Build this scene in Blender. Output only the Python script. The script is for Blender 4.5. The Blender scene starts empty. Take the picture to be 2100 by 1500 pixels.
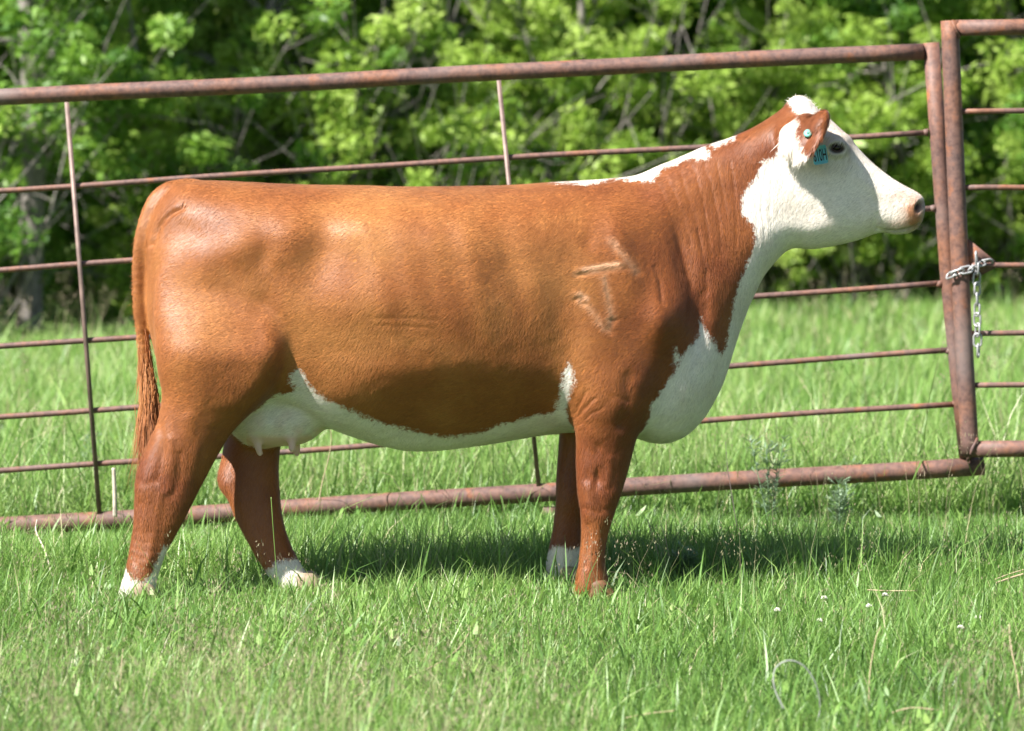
import bpy, math, random
import numpy as np
from mathutils import Vector, Matrix

random.seed(7)
rng = np.random.default_rng(11)
scene = bpy.context.scene
col = scene.collection

# ------------------------------------------------------------------ camera, sky, sun, exposure
CAMD, CAMH, FPX, CX, CY = 9.4, 1.4, 5833.0, 1050.0, 342.0
cam_d = bpy.data.cameras.new("camera")
cam = bpy.data.objects.new("camera", cam_d)
col.objects.link(cam)
cam.location = (0, -CAMD, CAMH)
cam.rotation_euler = (math.radians(90), 0, 0)
cam_d.sensor_width = 36.0
cam_d.lens = FPX / 2100.0 * 36.0
cam_d.shift_y = (CY - 750.0) / 2100.0
cam_d.clip_start = 0.1
cam_d.clip_end = 2000.0
cam_d.dof.use_dof = True
cam_d.dof.focus_distance = 9.12
cam_d.dof.aperture_fstop = 3.1
scene.camera = cam

SUN_DIR = Vector((0.72, 0.50, -1.0)).normalized()
sun_el = math.asin(-SUN_DIR.z)
sun_rot = math.atan2(-SUN_DIR.x, -SUN_DIR.y)
world = bpy.data.worlds.new("World")
scene.world = world
world.use_nodes = True
wn = world.node_tree
sky = wn.nodes.new("ShaderNodeTexSky")
sky.sky_type = 'NISHITA'
sky.sun_disc = False
sky.sun_elevation = sun_el
sky.sun_rotation = sun_rot
bg = wn.nodes["Background"]
wn.links.new(sky.outputs[0], bg.inputs[0])
bg.inputs[1].default_value = 0.052
sl = bpy.data.lights.new("sun", 'SUN')
sl.energy = 5.0
sl.angle = math.radians(0.53)
sl.color = (1.0, 0.965, 0.91)
sun = bpy.data.objects.new("sun", sl)
col.objects.link(sun)
sun.location = (-6, -8, 12)
sun.rotation_euler = SUN_DIR.to_track_quat('-Z', 'Y').to_euler()
scene.view_settings.view_transform = 'Standard'
scene.view_settings.look = 'None'
scene.view_settings.exposure = 1.42
scene.view_settings.gamma = 1.0
scene.cycles.use_denoising = True
scene.cycles.max_bounces = 8
scene.cycles.transparent_max_bounces = 8


def P(px, py, Y):
    d = CAMD + Y
    return Vector(((px - CX) * d / FPX, Y, CAMH - (py - CY) * d / FPX))


# ------------------------------------------------------------------ helpers
def tag(o, label=None, cat=None, group=None, kind=None):
    if label: o['label'] = label
    if cat: o['category'] = cat
    if group: o['group'] = group
    if kind: o['kind'] = kind
    return o


def empty(name, loc):
    o = bpy.data.objects.new(name, None)
    o.empty_display_size = 0.1
    o.location = loc
    col.objects.link(o)
    return o


def np_mesh(name, verts, faces, mat=None, smooth=True):
    """verts (n,3) array, faces list of (m,k) int arrays"""
    if not isinstance(faces, (list, tuple)):
        faces = [faces]
    faces = [np.asarray(f, dtype=np.int32) for f in faces if len(f)]
    me = bpy.data.meshes.new(name)
    verts = np.ascontiguousarray(verts, dtype=np.float32)
    me.vertices.add(len(verts))
    me.vertices.foreach_set("co", verts.ravel())
    loops = np.concatenate([f.ravel() for f in faces])
    tot = np.concatenate([np.full(len(f), f.shape[1], dtype=np.int32) for f in faces])
    start = np.concatenate([[0], np.cumsum(tot)[:-1]]).astype(np.int32)
    me.loops.add(len(loops))
    me.loops.foreach_set("vertex_index", loops)
    me.polygons.add(len(tot))
    me.polygons.foreach_set("loop_start", start)
    me.polygons.foreach_set("loop_total", tot)
    if smooth:
        me.polygons.foreach_set("use_smooth", np.ones(len(tot), dtype=bool))
    me.update(calc_edges=True)
    if mat: me.materials.append(mat)
    return me


def attr(me, name, values):
    a = me.attributes.new(name, 'FLOAT', 'POINT')
    a.data.foreach_set("value", np.ascontiguousarray(values, dtype=np.float32))


def link(name, me, parent=None, loc=None):
    o = bpy.data.objects.new(name, me)
    col.objects.link(o)
    if parent:
        o.parent = parent
    if loc is not None:
        o.location = loc
    return o


class MB:
    """collects tubes, boxes and ribbons; build() links them as one mesh"""
    def __init__(self):
        self.v, self.q, self.t, self.n = [], [], [], 0

    def add(self, verts, quads=None, tris=None):
        verts = np.asarray(verts, dtype=np.float64)
        self.v.append(verts)
        if quads is not None and len(quads): self.q.append(np.asarray(quads) + self.n)
        if tris is not None and len(tris): self.t.append(np.asarray(tris) + self.n)
        self.n += len(verts)

    def tube(self, pts, rad, sides=12, cap=True):
        pts = np.asarray([tuple(p) for p in pts], dtype=np.float64)
        k = len(pts)
        rad = np.broadcast_to(np.asarray(rad, dtype=np.float64), (k,))
        tan = np.gradient(pts, axis=0)
        tan /= np.linalg.norm(tan, axis=1)[:, None] + 1e-12
        ref = np.array([0.0, 0.0, 1.0]) if abs(tan[0][2]) < 0.9 else np.array([0.0, 1.0, 0.0])
        a = np.linspace(0, 2 * np.pi, sides, endpoint=False)
        vs = []
        for i in range(k):
            u = np.cross(tan[i], ref); u /= np.linalg.norm(u) + 1e-12
            w = np.cross(u, tan[i])
            vs.append(pts[i] + rad[i] * (np.cos(a)[:, None] * u + np.sin(a)[:, None] * w))
        vs = np.concatenate(vs)
        qs = []
        j = np.arange(sides); jn = (j + 1) % sides
        for i in range(k - 1):
            qs.append(np.stack([i * sides + j, i * sides + jn, (i + 1) * sides + jn, (i + 1) * sides + j], 1))
        qs = np.concatenate(qs)
        ts = None
        if cap:
            c0, c1 = k * sides, k * sides + 1
            vs = np.concatenate([vs, pts[:1], pts[-1:]])
            ts = np.concatenate([np.stack([np.full(sides, c0), jn, j], 1),
                                 np.stack([np.full(sides, c1), (k - 1) * sides + j, (k - 1) * sides + jn], 1)])
        self.add(vs, qs, ts)

    def box(self, c, half, rot=None):
        c = np.array(c, dtype=float); half = np.array(half, dtype=float)
        s = np.array([[x, y, z] for x in (-1, 1) for y in (-1, 1) for z in (-1, 1)], dtype=float) * half
        if rot is not None:
            s = s @ np.array(rot).T
        self.add(s + c, [[0, 1, 3, 2], [4, 6, 7, 5], [0, 4, 5, 1], [2, 3, 7, 6], [0, 2, 6, 4], [1, 5, 7, 3]])

    def mesh(self, name, mat=None, smooth=True):
        v = np.concatenate(self.v)
        f = []
        if self.q: f.append(np.concatenate(self.q))
        if self.t: f.append(np.concatenate(self.t))
        return np_mesh(name, v, f, mat, smooth)

    def build(self, name, mat=None, parent=None, smooth=True):
        return link(name, self.mesh(name, mat, smooth), parent)


def vnoise(x, y, scale, seed=0):
    """smooth 2-D value noise 0..1"""
    r = np.random.default_rng(seed + 1000)
    tab = r.random((256, 256))
    u = np.asarray(x) * scale + 500.3; v = np.asarray(y) * scale + 500.7
    iu = np.floor(u).astype(int); iv = np.floor(v).astype(int)
    fu = u - iu; fv = v - iv
    fu = fu * fu * (3 - 2 * fu); fv = fv * fv * (3 - 2 * fv)
    g = lambda a, b: tab[a % 256, b % 256]
    return (g(iu, iv) * (1 - fu) + g(iu + 1, iv) * fu) * (1 - fv) + (g(iu, iv + 1) * (1 - fu) + g(iu + 1, iv + 1) * fu) * fv


# ------------------------------------------------------------------ materials
def new_mat(name):
    m = bpy.data.materials.new(name)
    m.use_nodes = True
    nt = m.node_tree
    return m, nt, nt.nodes["Principled BSDF"]


def node(nt, typ, **kw):
    n = nt.nodes.new(typ)
    for k, v in kw.items():
        setattr(n, k, v)
    return n


def ramp(nt, stops, src=None):
    r = nt.nodes.new("ShaderNodeValToRGB")
    el = r.color_ramp.elements
    while len(el) < len(stops):
        el.new(0.5)
    for e, (p, c) in zip(el, stops):
        e.position = p
        e.color = (c[0], c[1], c[2], 1)
    if src is not None:
        nt.links.new(src, r.inputs[0])
    return r


def noise(nt, scale, detail=4, rough=0.55, vec=None):
    n = nt.nodes.new("ShaderNodeTexNoise")
    n.inputs["Scale"].default_value = scale
    n.inputs["Detail"].default_value = detail
    n.inputs["Roughness"].default_value = rough
    if vec is not None:
        nt.links.new(vec, n.inputs["Vector"])
    return n


def mathn(nt, op, a, b=None, clamp=False):
    n = nt.nodes.new("ShaderNodeMath")
    n.operation = op
    n.use_clamp = clamp
    for i, x in enumerate((a, b)):
        if x is None: continue
        if isinstance(x, (int, float)): n.inputs[i].default_value = x
        else: nt.links.new(x, n.inputs[i])
    return n.outputs[0]


def mixc(nt, fac, a, b, mode='MIX'):
    n = nt.nodes.new("ShaderNodeMix")
    n.data_type = 'RGBA'
    n.blend_type = mode
    for sock, x in ((n.inputs[0], fac), (n.inputs[6], a), (n.inputs[7], b)):
        if isinstance(x, (int, float)): sock.default_value = x
        elif isinstance(x, tuple): sock.default_value = (*x, 1)
        else: nt.links.new(x, sock)
    return n.outputs[2]


def attrn(nt, name):
    n = nt.nodes.new("ShaderNodeAttribute")
    n.attribute_name = name
    return n


def leafy(name, stops, transl=0.35, rough=0.5, tcol=(0.30, 0.50, 0.06), spec=0.3):
    m, nt, b = new_mat(name)
    t = attrn(nt, "tint")
    r = ramp(nt, stops, t.outputs["Fac"])
    nt.links.new(r.outputs[0], b.inputs["Base Color"])
    b.inputs["Roughness"].default_value = rough
    b.inputs["Specular IOR Level"].default_value = spec
    tr = nt.nodes.new("ShaderNodeBsdfTranslucent")
    c = mixc(nt, 0.5, r.outputs[0], tcol)
    nt.links.new(c, tr.inputs[0])
    mx = nt.nodes.new("ShaderNodeMixShader")
    mx.inputs[0].default_value = transl
    nt.links.new(b.outputs[0], mx.inputs[1])
    nt.links.new(tr.outputs[0], mx.inputs[2])
    nt.links.new(mx.outputs[0], nt.nodes["Material Output"].inputs[0])
    return m


M_GRASS = leafy("grass_blades", [(0.0, (0.070, 0.145, 0.032)), (0.35, (0.165, 0.315, 0.066)), (0.75, (0.31, 0.45, 0.125)),
                                 (0.9, (0.42, 0.48, 0.25)), (1.0, (0.55, 0.46, 0.28))], 0.38, 0.42, (0.32, 0.52, 0.10), 0.45)
M_SEED = leafy("seed_heads", [(0.0, (0.22, 0.23, 0.11)), (0.5, (0.32, 0.27, 0.17)), (1.0, (0.38, 0.29, 0.22))], 0.3, 0.7, (0.35, 0.3, 0.15))
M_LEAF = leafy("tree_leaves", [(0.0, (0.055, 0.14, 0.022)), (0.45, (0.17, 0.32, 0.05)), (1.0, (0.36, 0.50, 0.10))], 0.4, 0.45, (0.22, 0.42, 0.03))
M_LIME = leafy("young_leaves", [(0.0, (0.15, 0.27, 0.04)), (0.5, (0.32, 0.46, 0.08)), (1.0, (0.46, 0.60, 0.15))], 0.42, 0.45, (0.30, 0.46, 0.04))
M_SILVER = leafy("silver_leaves", [(0.0, (0.16, 0.26, 0.15)), (1.0, (0.34, 0.43, 0.30))], 0.25, 0.6, (0.3, 0.4, 0.2))
M_STRAW = leafy("straw", [(0.0, (0.36, 0.25, 0.13)), (1.0, (0.60, 0.50, 0.34))], 0.15, 0.6, (0.5, 0.4, 0.25))


def mat_bark():
    m, nt, b = new_mat("bark")
    tc = node(nt, "ShaderNodeTexCoord")
    mp = node(nt, "ShaderNodeMapping")
    mp.inputs["Scale"].default_value = (6, 6, 1.6)
    nt.links.new(tc.outputs["Object"], mp.inputs["Vector"])
    n = noise(nt, 5.0, 6, 0.65, mp.outputs[0])
    r = ramp(nt, [(0.25, (0.09, 0.078, 0.068)), (0.55, (0.25, 0.22, 0.20)), (0.8, (0.46, 0.42, 0.39))], n.outputs[0])
    nt.links.new(r.outputs[0], b.inputs["Base Color"])
    b.inputs["Roughness"].default_value = 0.9
    bp = node(nt, "ShaderNodeBump"); bp.inputs["Strength"].default_value = 0.6; bp.inputs["Distance"].default_value = 0.02
    nt.links.new(n.outputs[0], bp.inputs["Height"]); nt.links.new(bp.outputs[0], b.inputs["Normal"])
    return m


def mat_rust():
    m, nt, b = new_mat("rusted_steel")
    tc = node(nt, "ShaderNodeTexCoord")
    n1 = noise(nt, 5.0, 6, 0.6, tc.outputs["Object"])
    r1 = ramp(nt, [(0.3, (0.125, 0.076, 0.066)), (0.5, (0.17, 0.092, 0.072)), (0.68, (0.225, 0.098, 0.055))], n1.outputs[0])
    n2 = noise(nt, 38.0, 5, 0.7, tc.outputs["Object"])
    r2 = ramp(nt, [(0.35, (0.55, 0.55, 0.6)), (0.55, (1, 1, 1)), (0.75, (1.35, 1.1, 0.9))], n2.outputs[0])
    c = mixc(nt, 1.0, r1.outputs[0], r2.outputs[0], 'MULTIPLY')
    n4 = noise(nt, 2.3, 3, 0.5, tc.outputs["Object"])
    f4 = ramp(nt, [(0.56, (0, 0, 0)), (0.70, (1, 1, 1))], n4.outputs[0])
    c = mixc(nt, mathn(nt, 'MULTIPLY', f4.outputs[0], 0.6), c, (0.19, 0.15, 0.14))
    n3 = noise(nt, 9.0, 4, 0.6, tc.outputs["Object"])
    f3 = ramp(nt, [(0.60, (0, 0, 0)), (0.74, (1, 1, 1))], n3.outputs[0])
    c = mixc(nt, mathn(nt, 'MULTIPLY', f3.outputs[0], 0.7), c, (0.34, 0.11, 0.030))
    nt.links.new(c, b.inputs["Base Color"])
    b.inputs["Roughness"].default_value = 0.62
    b.inputs["Metallic"].default_value = 0.0
    b.inputs["Specular IOR Level"].default_value = 0.4
    bp = node(nt, "ShaderNodeBump"); bp.inputs["Strength"].default_value = 0.35; bp.inputs["Distance"].default_value = 0.004
    nt.links.new(n2.outputs[0], bp.inputs["Height"]); nt.links.new(bp.outputs[0], b.inputs["Normal"])
    return m


def mat_simple(name, c, rough=0.5, metal=0.0, scale=30, var=0.25, spec=0.5):
    m, nt, b = new_mat(name)
    tc = node(nt, "ShaderNodeTexCoord")
    n = noise(nt, scale, 5, 0.6, tc.outputs["Object"])
    lo = tuple(x * (1 - var) for x in c); hi = tuple(min(1, x * (1 + var)) for x in c)
    r = ramp(nt, [(0.3, lo), (0.7, hi)], n.outputs[0])
    nt.links.new(r.outputs[0], b.inputs["Base Color"])
    b.inputs["Roughness"].default_value = rough
    b.inputs["Metallic"].default_value = metal
    b.inputs["Specular IOR Level"].default_value = spec
    return m


M_BARK = mat_bark()
M_RUST = mat_rust()
M_GALV = mat_simple("galvanised_steel", (0.42, 0.42, 0.42), 0.55, 0.7, 60, 0.3)
M_STEEL = mat_simple("bare_grey_steel", (0.17, 0.115, 0.095), 0.55, 0.2, 14, 0.45)
M_TWIG = mat_simple("bleached_twig", (0.50, 0.42, 0.34), 0.8, 0, 40, 0.3)
M_HOOF = mat_simple("hoof_horn", (0.30, 0.22, 0.15), 0.55, 0, 50, 0.35)


def mat_ground():
    m, nt, b = new_mat("meadow_soil")
    tc = node(nt, "ShaderNodeTexCoord")
    n = noise(nt, 3.0, 8, 0.65, tc.outputs["Object"])
    r = ramp(nt, [(0.3, (0.045, 0.075, 0.020)), (0.55, (0.070, 0.120, 0.028)), (0.8, (0.10, 0.10, 0.045))], n.outputs[0])
    nt.links.new(r.outputs[0], b.inputs["Base Color"])
    b.inputs["Roughness"].default_value = 0.95
    bp = node(nt, "ShaderNodeBump"); bp.inputs["Distance"].default_value = 0.03
    n2 = noise(nt, 40, 6, 0.7, tc.outputs["Object"])
    nt.links.new(n2.outputs[0], bp.inputs["Height"]); nt.links.new(bp.outputs[0], b.inputs["Normal"])
    return m


# ------------------------------------------------------------------ ground
def ground_z(x, y):
    x = np.asarray(x, dtype=float); y = np.asarray(y, dtype=float)
    base = 0.05 * (vnoise(x, y, 0.35, 3) - 0.5) + 0.02 * (vnoise(x, y, 1.3, 4) - 0.5)
    dip = np.clip((-.2 - x) / 1.2, 0, 1) * np.clip((y - .5) / .9, 0, 1) * np.clip((6 - y) / 3, 0, 1)
    return base * np.clip((y + 12) / 6, 0, 1) * np.clip(np.abs(y) / 1.2, .35, 1) - .055 * dip


def build_ground():
    gx = np.concatenate([np.linspace(-400, -12, 14)[:-1], np.linspace(-12, 12, 97), np.linspace(12, 400, 14)[1:]])
    gy = np.concatenate([np.linspace(-60, -11, 8)[:-1], np.linspace(-11, 25, 145), np.linspace(25, 700, 14)[1:]])
    X, Y = np.meshgrid(gx, gy, indexing='ij')
    Z = ground_z(X, Y)
    v = np.stack([X.ravel(), Y.ravel(), Z.ravel()], 1)
    nx, ny = len(gx), len(gy)
    i, j = np.meshgrid(np.arange(nx - 1), np.arange(ny - 1), indexing='ij')
    a = (i * ny + j).ravel()
    q = np.stack([a, a + ny, a + ny + 1, a + 1], 1)
    o = link("ground", np_mesh("ground", v, q, mat_ground()))
    tag(o, kind="structure")


build_ground()


# ------------------------------------------------------------------ grass
def blades(x, y, z0, length, width, lean, az, bend, tint, mb_v, mb_t, mb_c, nbase):
    """5-vertex curved blades as three triangles each"""
    n = len(x)
    dx, dy = np.cos(az), np.sin(az)
    # face direction: mostly random
    fa = az + np.pi / 2 + rng.normal(0, 0.5, n)
    wx, wy = np.cos(fa) * width * 0.5, np.sin(fa) * width * 0.5
    def pt(t, w):
        off = length * (lean * t + bend * t * t)
        zz = length * t * np.sqrt(np.clip(1 - (lean + bend * t) ** 2 * 0.8, 0.05, 1))
        return np.stack([x + dx * off, y + dy * off, z0 + zz], 1), w
    p0, _ = pt(0.0, 1); p1, _ = pt(0.55, 1); p2, _ = pt(1.0, 1)
    W = np.stack([wx, wy, np.zeros(n)], 1)
    v = np.stack([p0 - W, p0 + W, p1 - W * 0.85, p1 + W * 0.85, p2], 1).reshape(-1, 3)
    b = (np.arange(n) * 5)[:, None] + nbase
    t = np.stack([b + [0, 1, 3], b + [0, 3, 2], b + [2, 3, 4]], 1).reshape(-1, 3)
    mb_v.append(v); mb_t.append(t); mb_c.append(np.repeat(tint, 5))
    return nbase + n * 5


def build_grass():
    V, T, C = [], [], []
    nb = 0
    bands = [(5.9, 8.0, 9500, .0026, .060), (8.0, 9.5, 10500, .0027, .068), (9.5, 11.3, 7200, .0032, .145), (11.3, 13.5, 4200, .0040, .15),
             (13.5, 18.0, 2200, .0054, .15), (18.0, 30.0, 1000, .0085, .13)]
    for d0, d1, dens, w, ln in bands:
        hw = 0.18 * d1 + (0.9 if d0 < 13 else 2.6)
        n = int((d1 - d0) * 2 * hw * dens)
        x = rng.uniform(-hw, hw, n); y = rng.uniform(d0, d1, n) - CAMD
        keep = np.abs(x) < 0.18 * (y + CAMD) + (0.9 if d0 < 13 else 2.6)
        dn = 0.55 * vnoise(x, y, 2.2, 1) + 0.45 * vnoise(x, y, 7.0, 2)
        keep &= rng.random(n) < 0.35 + 1.1 * dn
        x, y, dn = x[keep], y[keep], dn[keep]
        n = len(x)
        hn = 0.65 + 0.7 * vnoise(x, y, 1.4, 5)
        # the grazed front is shorter, the strip along the fence stands tall
        tall = np.exp(-((y - 2.6) / 0.8) ** 2) * 0.35
        L = ln * hn * rng.lognormal(-.05, 0.45, n) * (1 + tall)
        tint = np.clip((.18 if d0 < 11 else .30) + 0.42 * vnoise(x, y, 0.9, 6) + 0.25 * (dn - .5) + rng.normal(0, 0.21, n), 0, 0.93)
        dry = rng.random(n) < 0.03 + .10 * np.clip(vnoise(x, y, 1.7, 12) - .45, 0, 1)
        tint[dry] = rng.uniform(0.93, 1.0, dry.sum())
        cap = np.where((y > -.2) & (y < 1.85), (0.045 + 0.125 * (1.85 - y)) * rng.uniform(.6, 1.25, n), 9)
        cap = np.where((x < -.9) & (y > .5) & (y < 1.85), cap * .6, cap)
        foot = (np.abs(x + .95) < .55) & (y > -.75) & (y < .15)
        foot |= (np.abs(x - .2) < .22) & (y > -.6) & (y < .3)
        cap = np.where(foot, np.where(x > -.2, .105, .075) * rng.uniform(.5, 1.4, n), cap)
        out = rng.random(n) < .03
        L = np.where(out, np.minimum(L, cap * 2.0), np.minimum(L, cap))
        edge = 22.3 + (x + 4.4) * .62 + 1.2 * (vnoise(x, y, .5, 8) - .5)
        L = np.where(y + CAMD > edge, L * .25, L)
        W = w * rng.lognormal(0, 0.35, n)
        az = rng.uniform(0, 2 * np.pi, n)
        lean = rng.uniform(0.0, 0.60, n); bend = rng.uniform(0.0, 0.75, n)
        flat = rng.random(n) < 0.20
        lean[flat] = rng.uniform(0.5, 0.85, flat.sum()); bend[flat] *= 0.3
        nb = blades(x, y, ground_z(x, y) - 0.004, L, W, lean, az, bend, tint, V, T, C, nb)
    # broad-leaved blades scattered through the sward
    n = 3600
    y = rng.uniform(6.2, 14, n) - CAMD
    x = rng.uniform(-1, 1, n) * (0.18 * (y + CAMD) + 0.7)
    L = rng.uniform(.09, .20, n)
    nb = blades(x, y, ground_z(x, y), L, rng.uniform(.005, .009, n), rng.uniform(0.1, .6, n), rng.uniform(0, 6.28, n),
                rng.uniform(0, .4, n), np.clip(rng.normal(.25, .18, n), 0, .7), V, T, C, nb)
    n = 4200
    y = rng.uniform(6.2, 13, n) - CAMD
    x = rng.uniform(-1, 1, n) * (0.18 * (y + CAMD) + 0.7)
    kp = vnoise(x, y, 1.6, 33) > .5
    x, y = x[kp], y[kp]; n = len(x)
    nb = blades(x, y, ground_z(x, y) + rng.uniform(.01, .05, n), rng.uniform(.025, .055, n), rng.uniform(.010, .019, n), rng.uniform(.5, .9, n), rng.uniform(0, 6.28, n),
                rng.uniform(0, .1, n), np.clip(rng.normal(.35, .25, n), 0, .9), V, T, C, nb)
    me = np_mesh("grass", np.concatenate(V), np.concatenate(T), M_GRASS)
    attr(me, "tint", np.concatenate(C))
    tag(link("grass", me), "lush green meadow grass standing around the cow and under the fence", "grass", kind="stuff")
    # flowering stems with loose seed heads
    V, T, C = [], [], []
    nb = 0
    spots = [(1050, 5.5, 7.3, .23), (420, 7.3, 8.4, .18), (260, 8.2, 10.2, .24), (420, 10.2, 12.6, .38), (900, 13, 26, .5)]
    for n, d0, d1, h in spots:
        y = rng.uniform(d0, d1, n) - CAMD
        x = rng.uniform(-1, 1, n) * (0.18 * (y + CAMD) + 0.6)
        keep = vnoise(x, y, 1.1, 9) > 0.42
        x, y = x[keep], y[keep]; n = len(x)
        L = h * rng.uniform(.7, 1.25, n); az = rng.uniform(0, 6.28, n)
        lean = rng.uniform(0, .25, n); bend = rng.uniform(0, .3, n)
        wd = 0.0016 if d0 < 12 else 0.004
        z0 = ground_z(x, y)
        nb = blades(x, y, z0, L, np.full(n, wd), lean, az, bend, rng.uniform(0, .6, n), V, T, C, nb)
        off = L * (lean + bend)
        tx, ty = x + np.cos(az) * off, y + np.sin(az) * off
        tz = z0 + L * np.sqrt(np.clip(1 - (lean + bend) ** 2 * .8, .05, 1))
        m = 16
        hx = np.repeat(tx, m); hy = np.repeat(ty, m); hz = np.repeat(tz, m); N = len(hx)
        s = rng.uniform(0, 1, N)
        sp = 0.022 * (1 - s * .6)
        hx = hx + rng.normal(0, 1, N) * sp; hy = hy + rng.normal(0, 1, N) * sp
        hz = hz - 0.075 * (1 - s) + 0.01
        nb = blades(hx, hy, hz, rng.uniform(.006, .013, N), np.full(N, .0022 if d0 < 12 else .005), rng.uniform(0, .8, N), rng.uniform(0, 6.28, N),
                    rng.uniform(0, .4, N), np.repeat(rng.uniform(.1, 1, n), m), V, T, C, nb)
    me = np_mesh("seed_grass", np.concatenate(V), np.concatenate(T), M_SEED)
    attr(me, "tint", np.concatenate(C))
    tag(link("seed_grass", me), "tan feathery seed heads on thin grass stems all over the meadow", "grass", kind="stuff")


DO_GRASS = True
if DO_GRASS:
    build_grass()


# ------------------------------------------------------------------ trees
def leaf_cloud(centres, radii, per, size, tints, seed, up=0.55):
    r = np.random.default_rng(seed)
    n = len(centres) * per
    c = np.repeat(np.asarray(centres), per, 0)
    rad = np.repeat(np.asarray(radii), per)
    d = r.normal(0, 1, (n, 3)); d /= np.linalg.norm(d, axis=1)[:, None]
    d *= (r.random(n) ** 0.5)[:, None]
    d[:, 2] *= 0.75
    p = c + d * rad[:, None]
    nrm = r.normal(0, 1, (n, 3)); nrm[:, 2] += up * 2; nrm[:, 1] -= 0.3
    nrm /= np.linalg.norm(nrm, axis=1)[:, None]
    a = np.cross(nrm, r.normal(0, 1, (n, 3))); a /= np.linalg.norm(a, axis=1)[:, None]
    b = np.cross(nrm, a)
    s = size * r.lognormal(0, 0.3, n)
    a = a * s[:, None]; b = b * (s * 0.36)[:, None]
    fold = nrm * (s * 0.10)[:, None]
    v = np.stack([p - a, p - a * .1 + b + fold, p + a, p - a * .1 - b + fold], 1).reshape(-1, 3)
    q = np.arange(n * 4).reshape(-1, 4)
    t = np.clip(np.repeat(np.asarray(tints), per) + r.normal(0, 0.13, n), 0, 1)
    return v, q, np.repeat(t, 4)


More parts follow.
